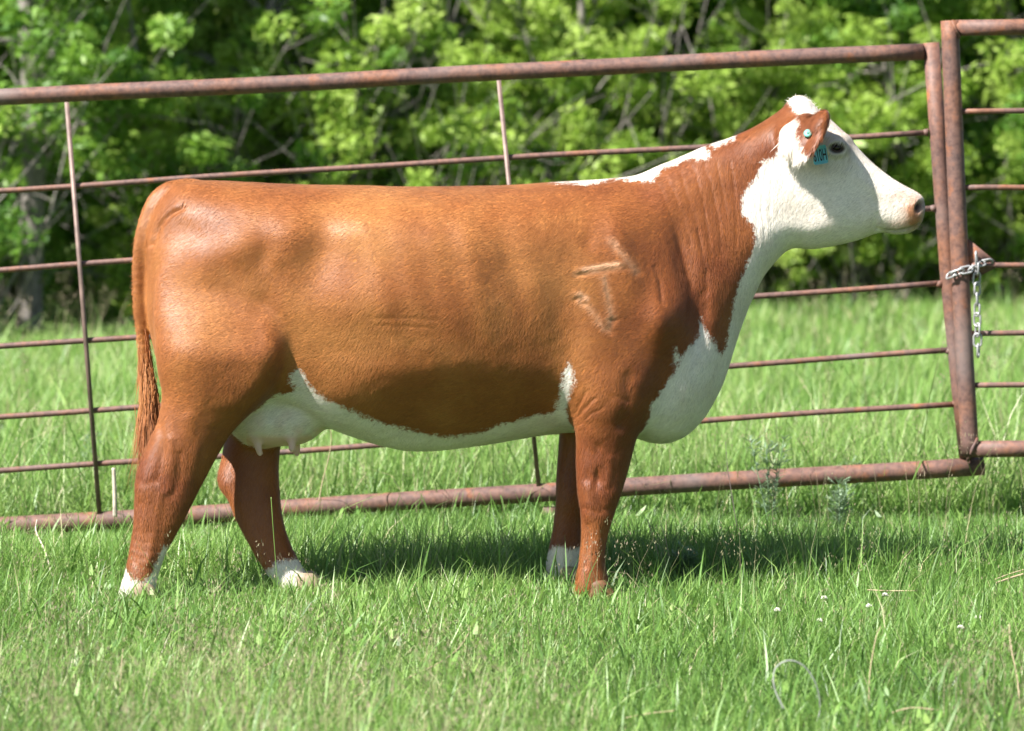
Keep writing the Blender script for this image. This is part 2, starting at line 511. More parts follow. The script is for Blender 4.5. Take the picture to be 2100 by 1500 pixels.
def tree_meshes(kind, seed):
    """returns (trunk mesh, crown mesh)"""
    r = np.random.default_rng(seed)
    tb = MB()
    cs, rs, ts = [], [], []
    def limb(p0, d0, length, r0, r1, k=6, wob=0.12, sag=0.0):
        pts = [np.array(p0, float)]
        d = np.array(d0, float); d /= np.linalg.norm(d)
        for i in range(k):
            d = d + r.normal(0, wob, 3) + np.array([0, 0, sag])
            d /= np.linalg.norm(d)
            pts.append(pts[-1] + d * length / k)
        tb.tube(pts, np.linspace(r0, r1, k + 1), 7, cap=False)
        return pts
    if kind == 'tall':          # trunk visible, foliage from 1.2 m up
        H = r.uniform(8, 10)
        tr = limb((0, 0, -0.1), (r.normal(0, .05), r.normal(0, .05), 1), H, .13, .03, 10, .05)
        nbr, per, size = 54, 230, .050
        for i in range(nbr):
            f = r.uniform(.12, .98); p = tr[int(f * 10)] + r.normal(0, .02, 3)
            az = r.uniform(0, 6.28); ln = (2.3 * (1 - f * .6)) * r.uniform(.6, 1.1)
            b = limb(p, (math.cos(az), math.sin(az), r.uniform(.0, .7)), ln, .035 * (1 - f * .6), .006, 5, .18, -.02)
            for q in (2, 3, 4, 5):
                if r.random() < .85:
                    cs.append(b[q] + r.normal(0, .12, 3)); rs.append(r.uniform(.22, .45)); ts.append(np.clip(r.normal(.5, .22), 0, 1))
            for q in (2, 4):
                limb(b[q], r.normal(0, 1, 3) + [0, 0, .5], .6, .008, .002, 4, .2)
    elif kind == 'sapling':     # slim bright tree with leaf tufts and gaps
        H = r.uniform(5, 6.5)
        tr = limb((0, 0, -0.1), (r.normal(0, .1), r.normal(0, .05), 1), H, .055, .012, 9, .07)
        per, size = 170, .044
        for i in range(34):
            f = r.uniform(.08, 1.0); p = tr[min(9, int(f * 9))]
            az = r.uniform(0, 6.28); ln = 1.5 * (1 - f * .55) * r.uniform(.6, 1.1)
            b = limb(p, (math.cos(az), math.sin(az), r.uniform(.1, .9)), ln, .018, .004, 4, .2)
            for q in (2, 3, 4):
                if r.random() < .8:
                    cs.append(b[q] + r.normal(0, .08, 3)); rs.append(r.uniform(.14, .30)); ts.append(np.clip(r.normal(.55, .25), 0, 1))
    elif kind == 'shrub':       # many grey stems, leaves near the tips
        per, size = 150, .044
        for i in range(26):
            az = r.uniform(0, 6.28)
            b = limb((r.normal(0, .25), r.normal(0, .25), -.1), (math.cos(az) * .55, math.sin(az) * .55, 1), r.uniform(2.0, 4.2), .015, .003, 7, .14, -.03)
            for q in range(2, 8):
                if r.random() < .62:
                    cs.append(b[q] + r.normal(0, .18, 3)); rs.append(r.uniform(.14, .32)); ts.append(np.clip(r.normal(.45, .25), 0, 1))
                if r.random() < .4: limb(b[q - 1], r.normal(0, 1, 3) + [0, 0, .6], r.uniform(.4, .9), .005, .002, 4, .2)
    elif kind == 'thicket':     # grey twiggy bush, few leaves
        per, size = 110, .042
        for i in range(40):
            az = r.uniform(0, 6.28)
            b = limb((r.normal(0, .4), r.normal(0, .3), -.1), (math.cos(az) * .8, math.sin(az) * .8, 1), r.uniform(1.6, 3.6), .012, .002, 7, .17, -.04)
            for q in range(1, 7):
                for _ in range(1):
                    limb(b[q], r.normal(0, 1, 3) + [0, 0, .3], r.uniform(.4, 1.0), .004, .0014, 4, .25)
            for q in range(2, 8):
                if r.random() < .42:
                    cs.append(b[q] + r.normal(0, .15, 3)); rs.append(r.uniform(.12, .24)); ts.append(np.clip(r.normal(.45, .25), 0, 1))
    else:                       # 'dense' low-branched tree of the second row
        H = r.uniform(8, 10)
        tr = limb((0, 0, -0.1), (r.normal(0, .05), 0, 1), H, .12, .03, 10, .06)
        per, size = 150, .075
        for i in range(70):
            f = r.uniform(.03, .98); p = tr[int(f * 10)]
            az = r.uniform(0, 6.28); ln = (2.6 * (1 - f * .5)) * r.uniform(.6, 1.1)
            b = limb(p, (math.cos(az), math.sin(az), r.uniform(-.1, .6)), ln, .03, .006, 4, .18)
            for q in (2, 3, 4):
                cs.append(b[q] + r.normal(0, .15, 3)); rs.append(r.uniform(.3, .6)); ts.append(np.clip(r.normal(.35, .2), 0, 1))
    v, q, t = leaf_cloud(cs, rs, per, size, ts, seed + 5)
    me = np_mesh("crown", v, q, None, smooth=False)
    attr(me, "tint", t)
    return tb.mesh("trunk", M_BARK), me


def build_trees():
    arche = {}
    def get(kind, k, mat):
        key = (kind, k)
        if key not in arche:
            arche[key] = tree_meshes(kind, 100 + 17 * k + len(kind) * 31)
        tr, cr = arche[key]
        mk = (kind, k, mat.name)
        if mk not in arche:
            c2 = cr.copy(); c2.materials.clear(); c2.materials.append(mat)
            arche[mk] = c2
        return tr, arche[mk]
    def plant(name, label, cat, group, kind, k, mat, x, y, s=1.0, rz=0.0):
        tr, cr = get(kind, k, mat)
        root = empty(name, (x, y, 0))
        root.rotation_euler.z = rz
        root.scale = (s, s, s)
        tag(root, label, cat, group)
        link("trunk", tr, root); link("crown", cr, root)
    # (kind, variety, material, px of the stem, distance from camera, scale, name, category, label)
    front = [
        ('shrub', 0, M_LEAF, -160, 23.6, 1.0, "leafy_shrub", "shrub", "dark leafy shrub at the left edge of the wood, cut by the picture edge"),
        ('tall', 0, M_LEAF, 60, 24.6, 0.95, "woodland_tree", "tree", "dark green tree at the left end of the wood above the thin upright fence bar"),
        ('sapling', 0, M_LIME, 318, 25.0, 0.62, "young_tree", "young tree", "young tree with pale stem and bright leaf tuft above the cow's rump"),
        ('thicket', 0, M_LEAF, 520, 25.4, 1.0, "twiggy_bush", "bush", "grey twiggy bush behind the cow's rump and loin"),
        ('sapling', 1, M_LIME, 420, 26.4, 0.95, "young_tree", "young tree", "tall light green young tree over the left third of the top rail"),
        ('tall', 1, M_LEAF, 640, 27.0, 1.0, "woodland_tree", "tree", "woodland tree with bushy mid green crown above the middle of the cow's back"),
        ('thicket', 1, M_LIME, 850, 26.2, 1.05, "twiggy_bush", "bush", "grey twiggy bush left of the middle upright bar of the fence"),
        ('shrub', 1, M_LIME, 1010, 27.0, 1.1, "leafy_shrub", "shrub", "bright green shrub behind the middle upright bar of the fence"),
        ('sapling', 2, M_LIME, 1180, 27.2, 1.0, "young_tree", "young tree", "bright lime young tree above the cow's withers"),
        ('shrub', 2, M_LIME, 1330, 27.6, 1.05, "leafy_shrub", "shrub", "lime green shrub just behind the slope of the cow's neck"),
        ('sapling', 0, M_LIME, 1560, 27.4, 0.66, "young_tree", "young tree", "lime young tree with layered branches behind the cow's poll"),
        ('tall', 0, M_LEAF, 1700, 30.0, 0.95, "woodland_tree", "tree", "dark woodland tree rising behind the cow's head"),
        ('shrub', 0, M_LIME, 1790, 27.8, 0.75, "leafy_shrub", "shrub", "low lime green shrub between the cow's face and the gate post"),
        ('sapling', 1, M_LEAF, 1905, 28.6, 1.0, "young_tree", "young tree", "green young tree directly behind the pair of rusty posts"),
        ('shrub', 1, M_LIME, 2050, 28.2, 0.85, "leafy_shrub", "shrub", "lime green shrub seen through the gate's upper rails"),
        ('tall', 1, M_LEAF, 2150, 30.0, 1.0, "woodland_tree", "tree", "woodland tree at the right edge above the gate's top rail"),
        ('shrub', 2, M_LIME, 745, 26.9, 1.15, "leafy_shrub", "shrub", "yellow green shrub between the woodland tree and the twiggy bush over the cow's mid back"),
        ('sapling', 2, M_LIME, 905, 29.0, 1.1, "young_tree", "young tree", "tall lime young tree farther back, left of the fence's middle upright bar"),
        ('shrub', 0, M_LIME, 1440, 28.6, 1.2, "leafy_shrub", "shrub", "light green shrub above the start of the cow's neck, behind the top rail"),
        ('shrub', 2, M_LEAF, 2300, 28.0, 1.0, "leafy_shrub", "shrub", None),
        ('shrub', 1, M_LEAF, -760, 24.0, 1.1, "leafy_shrub", "shrub", None),
        ('tall', 1, M_LEAF, -1000, 25.0, 1.0, "woodland_tree", "tree", None),
        ('shrub', 2, M_LEAF, -1350, 24.5, 1.1, "leafy_shrub", "shrub", None),
        ('sapling', 1, M_LIME, 2480, 29.0, 1.0, "young_tree", "young tree", None),
        ('tall', 0, M_LEAF, 2700, 30.0, 1.0, "woodland_tree", "tree", None),
        ('shrub', 1, M_LEAF, 2950, 29.5, 1.1, "leafy_shrub", "shrub", None),
        ('tall', 0, M_LEAF, -420, 25.5, 1.0, "woodland_tree", "tree", None),
    ]
    for i, (kind, k, mat, px, d, s, name, cat, label) in enumerate(front):
        plant(name, label or "leafy tree at the outer end of the wood, just out of the picture", cat, "trees and shrubs along the edge of the wood",
              kind, k, mat, (px - CX) * d / FPX, d - CAMD, s, i * 1.9)
    # shaded rows inside the wood
    i = 0
    for d, step, kinds in ((31.5, 1.5, ('tall', 'shrub', 'dense')), (35.5, 1.9, ('dense', 'tall')), (40.5, 2.0, ('dense',))):
        hw = 0.18 * d + 6.0
        x = -hw
        while x < hw:
            kind = kinds[i % len(kinds)]
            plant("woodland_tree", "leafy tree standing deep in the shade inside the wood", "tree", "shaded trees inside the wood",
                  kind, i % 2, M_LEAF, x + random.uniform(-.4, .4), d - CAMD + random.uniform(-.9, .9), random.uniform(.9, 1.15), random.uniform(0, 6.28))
            x += step * random.uniform(.8, 1.2)
            i += 1
    # far side of the wood, one mass
    r = np.random.default_rng(5)
    n = 760
    c = np.stack([r.uniform(-22, 22, n), r.uniform(35, 38.5, n), r.uniform(.2, 8.5, n)], 1)
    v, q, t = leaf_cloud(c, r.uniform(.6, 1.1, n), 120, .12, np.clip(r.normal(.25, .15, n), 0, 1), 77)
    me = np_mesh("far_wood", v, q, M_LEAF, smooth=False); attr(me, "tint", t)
    tag(link("far_wood", me), "far dark green side of the wood closing the view behind the trees", "wood", kind="stuff")


DO_TREES = True
if DO_TREES:
    build_trees()


# ------------------------------------------------------------------ fence panel and gate
def rail_pts(a, b, Y, n=14, wob=0.0, seed=0, mid=None):
    r = np.random.default_rng(seed)
    A, B = P(*a, Y), P(*b, Y)
    pts = []
    for i in range(n + 1):
        t = i / n
        p = A.lerp(B, t)
        p.z += wob * (math.sin(t * 9 + seed) * .5 + math.sin(t * 21 + seed * 2.1) * .3)
        pts.append(p)
    return pts


def build_fence():
    YF = 1.80
    k = (CAMD + YF) / FPX
    base = P(1000, 1071, YF); base.z = 0
    f = empty("fence_panel", base)
    tag(f, "long rusty pipe fence panel with five thin rods behind the cow", "fence")
    def add(mb, name, mat=M_RUST):
        o = mb.build(name, mat, f)
        o.matrix_parent_inverse = Matrix.Translation(-base)
        return o
    m = MB(); m.tube(rail_pts((-420, 221), (1893, 105.5), YF, 24, .004, 1), 17.2 * k, 20); add(m, "top_rail")
    m = MB(); m.tube(rail_pts((-420, 1106), (2017, 955), YF, 24, .004, 2), 19.0 * k, 20)
    add(m, "bottom_rail")
    m = MB(); m.tube([P(1909.5, 88, YF + .002), P(1925, 300, YF), P(1944, 560, YF), P(1968, 800, YF), P(1984, 938, YF)], 17.0 * k, 20); add(m, "end_post")
    rods = [((-420, 416), (1900, 272)), ((-420, 581), (1914, 428)), ((-420, 740), (1927, 583)), ((-420, 886), (1946, 720)), ((-420, 996), (1960, 828))]
    for i, (a, b) in enumerate(rods):
        m = MB(); m.tube(rail_pts(a, b, YF, 30, .006, i + 3), 6.0 * k, 12); add(m, "rod")
    for (a, b) in (((137, 210), (205, 1066)), ((1023, 165), (1105, 1000)), ((-330, 235), (-270, 1095))):
        A, B = P(*a, YF - .019), P(*b, YF - .019)
        m = MB()
        n = 10
        for i in range(n):
            p, q = A.lerp(B, i / n), A.lerp(B, (i + 1) / n)
        d = (B - A); L = d.length; d.normalize()
        x = Vector((0, 1, 0)).cross(d).normalized()
        R = np.array([list(x), [0, 1, 0], list(d)]).T
        m.box((A + B) / 2, (4.6 * k, .004, L / 2), R)
        add(m, "upright", M_STEEL)
    # welds where the rods meet the end post
    for (a, b) in rods:
        m = MB()
        c = P(b[0] - 3, b[1], YF)
        m.tube([c + Vector((-.008, 0, 0)), c + Vector((.0, 0, 0)), c + Vector((.012, 0, 0))], [.011, .014, .017], 10)
        add(m, "weld")
    # foot under the bottom rail
    m = MB(); c = P(1127, 1030, YF)
    m.tube([Vector((c.x, YF, -.05)), Vector((c.x, YF, c.z - .02))], .030, 14)
    m.box((c.x, YF, c.z - .045), (.036, .036, .006))
    add(m, "foot")

    YG = 1.722
    g = (CAMD + YG) / FPX
    gb = P(1990, 1075, YG); gb.z = 0
    G = empty("pipe_gate", gb)
    tag(G, "rusty pipe gate with square welded corner at the right edge", "gate")
    def addg(mb, name, mat=M_RUST):
        o = mb.build(name, mat, G)
        o.matrix_parent_inverse = Matrix.Translation(-gb)
        return o
    m = MB(); m.tube([P(1947.5, 43, YG), P(1949, 80, YG), P(1963, 420, YG), P(1975, 680, YG), P(1988, 905, YG), P(1988.5, 934, YG)], 18.6 * g, 22); addg(m, "gate_post")
    m = MB(); m.tube(rail_pts((1958, 58), (2900, 44), YG + .0015, 8), 16.6 * g, 20); addg(m, "top_rail")
    m = MB(); m.tube(rail_pts((1979, 921.5), (2900, 915), YG + .0015, 8), 17.2 * g, 20); addg(m, "bottom_rail")
    for i, (y0, y1, x0) in enumerate(((229.5, 222, 1966), (386, 379, 1972), (544, 539, 1978), (683, 680, 1984), (790, 788, 1990))):
        m = MB(); m.tube(rail_pts((x0, y0), (2890, y1), YG, 20, .003, i + 20), 5.8 * g, 12); addg(m, "rod")
    m = MB(); m.tube([P(2890, 30, YG), P(2895, 935, YG)], 18 * g, 16); addg(m, "gate_post")
    # triangular latch plate
    m = MB()
    tri = [P(1980, 486, YG), P(2044, 538, YG), P(2040, 551, YG), P(1984, 580, YG)]
    v = [p + Vector((0, -.004, 0)) for p in tri] + [p + Vector((0, .004, 0)) for p in tri]
    m.add([tuple(p) for p in v], [[0, 1, 2, 3], [7, 6, 5, 4], [0, 4, 5, 1], [1, 5, 6, 2], [2, 6, 7, 3], [3, 7, 4, 0]])
    addg(m, "latch_plate")
    # weld beads on the mitred corners
    m = MB()
    m.tube([P(1952, 42, YG - .030), P(1960, 60, YG - .034), P(1968, 78, YG - .028)], .006, 8)
    addg(m, "weld")
    m = MB()
    m.tube([P(1984, 946, YG - .020), P(1994, 921, YG - .036), P(2004, 899, YG - .022)], .007, 8)
    addg(m, "weld")

    # chain: wraps the two posts and hangs from the plate
    def link_mesh(L=.052, W=.030, r=.0042):
        mb = MB()
        pts = []
        for t in np.linspace(0, 2 * np.pi, 24, endpoint=False):
            x = math.cos(t) * W / 2; z = math.sin(t) * W / 2 + (L / 2 - W / 2) * (1 if math.sin(t) >= 0 else -1)
            pts.append((x, 0, z))
        pts.append(pts[0]); pts.append(pts[1])
        mb.tube(pts, r, 8, cap=False)
        return mb.mesh("link", M_GALV)
    lm = link_mesh()
    top = P(2003, 540, YG - .03)
    ch = empty("chain", top)
    tag(ch, "silver galvanised chain tied round the posts and hanging beside the gate post", "chain")
    def put(p, d, roll):
        o = bpy.data.objects.new("link", lm); col.objects.link(o)
        o.parent = ch
        q = Vector(d).normalized().to_track_quat('Z', 'Y').to_matrix().to_4x4()
        o.matrix_local = Matrix.Translation(p - top) @ q @ Matrix.Rotation(roll, 4, 'Z')
    p = P(2003, 530, YG - .028)
    for i in range(10):
        put(p + Vector((random.uniform(-.002, .002), 0, 0)), (random.uniform(-.08, .08), .03, -1), (i % 2) * 1.57 + .5 + random.uniform(-.3, .3))
        p = p + Vector((0.0005, 0, -.040))
    c = P(1966, 560, YG)
    path = [P(2001, 546, YG - .022), P(1990, 552, YG - .040), P(1972, 556, YG - .045), P(1956, 562, YG - .037), P(1945, 566, YG - .010)]
    path2 = [P(2001, 543, YG - .010), P(2014, 541, YG - .012), P(2030, 538, YG - .010)]
    seq = []
    for a, b in list(zip(path[:-1], path[1:])) + list(zip(path2[:-1], path2[1:])):
        seq.append(((a + b) / 2, b - a))
    for i, (c_, d_) in enumerate(seq):
        put(c_, d_, (i % 2) * 1.57 + .6)


build_fence()


# ------------------------------------------------------------------ cow
def catmull(pts, n=6, closed=True):
    pts = np.asarray(pts, float)
    out = []
    k = len(pts)
    for i in range(k if closed else k - 1):
        p0, p1, p2, p3 = (pts[(i + j - 1) % k] if closed else pts[min(max(i + j - 1, 0), k - 1)] for j in range(4))
        t = np.linspace(0, 1, n, endpoint=False)[:, None]
        out.append(.5 * ((2 * p1) + (-p0 + p2) * t + (2 * p0 - 5 * p1 + 4 * p2 - p3) * t ** 2 + (-p0 + 3 * p1 - 3 * p2 + p3) * t ** 3))
    out = np.concatenate(out)
    if not closed: out = np.concatenate([out, pts[-1:]])
    return out


def poly_sd(X, Z, poly):
    """signed distance to closed polygon, positive inside"""
    poly = np.asarray(poly, float)
    sh = X.shape
    X = X.ravel(); Z = Z.ravel()
    d2 = np.full(X.shape, 1e18); ins = np.zeros(X.shape, bool)
    for a, b in zip(poly, np.roll(poly, -1, 0)):
        e = b - a; L = e @ e + 1e-12
        t = np.clip(((X - a[0]) * e[0] + (Z - a[1]) * e[1]) / L, 0, 1)
        d2 = np.minimum(d2, (X - a[0] - t * e[0]) ** 2 + (Z - a[1] - t * e[1]) ** 2)
        c = (a[1] > Z) != (b[1] > Z)
        if abs(e[1]) > 1e-12:
            ins ^= c & (X < (Z - a[1]) * e[0] / e[1] + a[0])
    d = np.sqrt(d2)
    return np.where(ins, d, -d).reshape(sh)


def line_d(X, Z, pts):
    d2 = np.full(X.shape, 1e18)
    pts = np.asarray(pts, float)
    for a, b in zip(pts[:-1], pts[1:]):
        e = b - a; L = e @ e + 1e-12
        t = np.clip(((X - a[0]) * e[0] + (Z - a[1]) * e[1]) / L, 0, 1)
        d2 = np.minimum(d2, (X - a[0] - t * e[0]) ** 2 + (Z - a[1] - t * e[1]) ** 2)
    return np.sqrt(d2)


def box_blur(a, r, passes=2):
    for _ in range(passes):
        for ax in (0, 1):
            p = [(0, 0), (0, 0)]; p[ax] = (r + 1, r)
            c = np.cumsum(np.pad(a, p, mode='edge'), axis=ax)
            n = a.shape[ax]
            a = (np.take(c, np.arange(2 * r + 1, 2 * r + 1 + n), ax) - np.take(c, np.arange(0, n), ax)) / (2 * r + 1)
    return a


def idw(X, Z, ctrl, p=3.0):
    num = np.zeros(X.shape); den = np.zeros(X.shape)
    for (cx, cz, v) in ctrl:
        w = 1.0 / (((X - cx) ** 2 + (Z - cz) ** 2 + 0.0025) ** (p / 2))
        num += w * v; den += w
    return num / den


def smin(a, b, k):
    h = np.maximum(k - np.abs(a - b), 0) / k
    return np.minimum(a, b) - h * h * k * .25


def surface_nets(F, h, org):
    s = F < 0
    nx, ny, nz = F.shape
    c = np.zeros((nx - 1, ny - 1, nz - 1), np.uint8)
    for i in (0, 1):
        for j in (0, 1):
            for k in (0, 1):
                c += s[i:nx - 1 + i, j:ny - 1 + j, k:nz - 1 + k]
    act = (c > 0) & (c < 8)
    ids = np.argwhere(act)
    idx = np.full(act.shape, -1, np.int32)
    idx[act] = np.arange(len(ids))
    acc = np.zeros((len(ids), 3)); cnt = np.zeros(len(ids))
    for ax in range(3):
        for u in (0, 1):
            for w in (0, 1):
                o0 = np.zeros(3, int); o = [a for a in range(3) if a != ax]
                o0[o[0]] = u; o0[o[1]] = w
                o1 = o0.copy(); o1[ax] = 1
                A = F[tuple((ids + o0).T)]; B = F[tuple((ids + o1).T)]
                m = (A < 0) != (B < 0)
                t = np.where(m, A / np.where(m, A - B, 1), 0)
                pt = o0 + t[:, None] * (o1 - o0)
                acc[m] += pt[m]; cnt[m] += 1
    v = (ids + acc / cnt[:, None]) * h + org
    quads = []
    # x edges
    for ax in range(3):
        o = [a for a in range(3) if a != ax]
        sl0 = [slice(1, -1)] * 3; sl1 = [slice(1, -1)] * 3
        sl0[ax] = slice(0, -1); sl1[ax] = slice(1, None)
        s0, s1 = s[tuple(sl0)], s[tuple(sl1)]
        e = np.argwhere(s0 != s1)
        flip = s0[tuple(e.T)]
        e = e + np.array([0 if a == ax else 1 for a in range(3)])
        def cell(du, dv):
            c_ = e.copy(); c_[:, o[0]] += du; c_[:, o[1]] += dv
            return idx[tuple(c_.T)]
        q = np.stack([cell(-1, -1), cell(0, -1), cell(0, 0), cell(-1, 0)], 1)
        if ax == 1: flip = ~flip
        q[~flip] = q[~flip][:, ::-1]
        quads.append(q)
    return v, np.concatenate(quads)


def px2(pts, Y):
    """photo outline -> (X,Z) metres in the plane at depth Y"""
    return np.array([[P(a, b, Y).x, P(a, b, Y).z] for a, b in pts])


def mat_coat():
    m, nt, b = new_mat("cow_coat")
    tc = node(nt, "ShaderNodeTexCoord")
    w = attrn(nt, "white").outputs["Fac"]
    n1 = noise(nt, 55, 5, 0.65, tc.outputs["Object"])
    e = mathn(nt, 'ADD', w, mathn(nt, 'MULTIPLY', mathn(nt, 'ADD', mathn(nt, 'SUBTRACT', n1.outputs[0], 0.5), mathn(nt, 'MULTIPLY', mathn(nt, 'SUBTRACT', noise(nt, 190, 3, .6, tc.outputs['Object']).outputs[0], .5), .55)), 0.046))
    fw = mathn(nt, 'ADD', mathn(nt, 'MULTIPLY', e, 110.0), 0.5, True)
    n2 = noise(nt, 3.2, 4, 0.55, tc.outputs["Object"])
    mp = node(nt, "ShaderNodeMapping")
    mp.inputs["Rotation"].default_value = (0, math.radians(-28), 0)
    mp.inputs["Scale"].default_value = (230, 260, 300)
    nt.links.new(tc.outputs["Object"], mp.inputs["Vector"])
    n3 = noise(nt, 1.0, 3, 0.6, mp.outputs[0])
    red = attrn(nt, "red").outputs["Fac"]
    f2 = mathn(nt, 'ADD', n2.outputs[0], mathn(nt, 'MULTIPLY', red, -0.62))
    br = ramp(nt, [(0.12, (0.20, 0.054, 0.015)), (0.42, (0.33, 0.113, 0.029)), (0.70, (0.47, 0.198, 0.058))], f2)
    br2 = mixc(nt, 1.0, br.outputs[0], ramp(nt, [(0.25, (.86, .85, .84)), (0.75, (1.12, 1.12, 1.12))], n3.outputs[0]).outputs[0], 'MULTIPLY')
    hv = attrn(nt, "hv").outputs["Fac"]
    hv1 = mathn(nt, 'ADD', hv, 1.0)
    sp_ = attrn(nt, "hair").outputs["Fac"]
    nt.links.new(mathn(nt, 'ADD', mathn(nt, 'MULTIPLY', sp_, .32), .20), b.inputs["Specular IOR Level"])
    hvc = node(nt, "ShaderNodeCombineColor")
    for i_ in range(3): nt.links.new(hv1, hvc.inputs[i_])
    lt = attrn(nt, "light").outputs["Fac"]
    br3 = mixc(nt, mathn(nt, 'MULTIPLY', lt, 1.0, True), br2, (0.74, 0.43, 0.25))
    wh = ramp(nt, [(0.3, (0.70, 0.62, 0.52)), (0.58, (0.83, 0.775, 0.70))], mathn(nt, 'ADD', mathn(nt, 'MULTIPLY', n3.outputs[0], .4), mathn(nt, 'MULTIPLY', noise(nt, 7.0, 5, .6, tc.outputs['Object']).outputs[0], .62)))
    c = mixc(nt, fw, br3, wh.outputs[0])
    pk = attrn(nt, "pink").outputs["Fac"]
    n4 = noise(nt, 24, 4, 0.6, tc.outputs["Object"])
    pk2 = mathn(nt, 'MULTIPLY', pk, mathn(nt, 'ADD', mathn(nt, 'MULTIPLY', n4.outputs[0], 1.2), 0.2), True)
    c = mixc(nt, pk2, c, (0.44, 0.21, 0.11))
    pt = attrn(nt, "teat").outputs["Fac"]
    c = mixc(nt, mathn(nt, 'MULTIPLY', pt, 1.0, True), c, (0.62, 0.38, 0.32))
    dk = attrn(nt, "dark").outputs["Fac"]
    c = mixc(nt, mathn(nt, 'MULTIPLY', dk, 1.0, True), c, (0.035, 0.016, 0.012))
    c = mixc(nt, 1.0, c, hvc.outputs[0], 'MULTIPLY')
    nt.links.new(c, b.inputs["Base Color"])
    b.inputs["Roughness"].default_value = 0.50
    b.inputs["Sheen Weight"].default_value = 0.12
    b.inputs["Sheen Roughness"].default_value = 0.4
    bp = node(nt, "ShaderNodeBump"); bp.inputs["Strength"].default_value = 0.06; bp.inputs["Distance"].default_value = 0.004
    nt.links.new(n3.outputs[0], bp.inputs["Height"])
    nt.links.new(bp.outputs[0], b.inputs["Normal"])
    return m


def ribbon_hairs(roots, dirs, nrm, length, width, curl, sag):
    """two-segment flat hairs; roots/dirs/nrm (n,3)"""
    n = len(roots)
    d = dirs / np.linalg.norm(dirs, axis=1)[:, None]
    s = np.cross(d, nrm); s /= np.linalg.norm(s, axis=1)[:, None] + 1e-9
    W = s * (width * .5)[:, None]
    m = roots + d * (length * .55)[:, None] + curl * (length * .5)[:, None]
    t = roots + d * length[:, None] + curl * (length * 1.3)[:, None] + np.array([0, 0, -1.0]) * (sag * length)[:, None]
    v = np.stack([roots - W, roots + W, m - W * .8, m + W * .8, t], 1).reshape(-1, 3)
    b = (np.arange(n) * 5)[:, None]
    f = np.stack([b + [0, 1, 3], b + [0, 3, 2], b + [2, 3, 4]], 1).reshape(-1, 3)
    return v, f


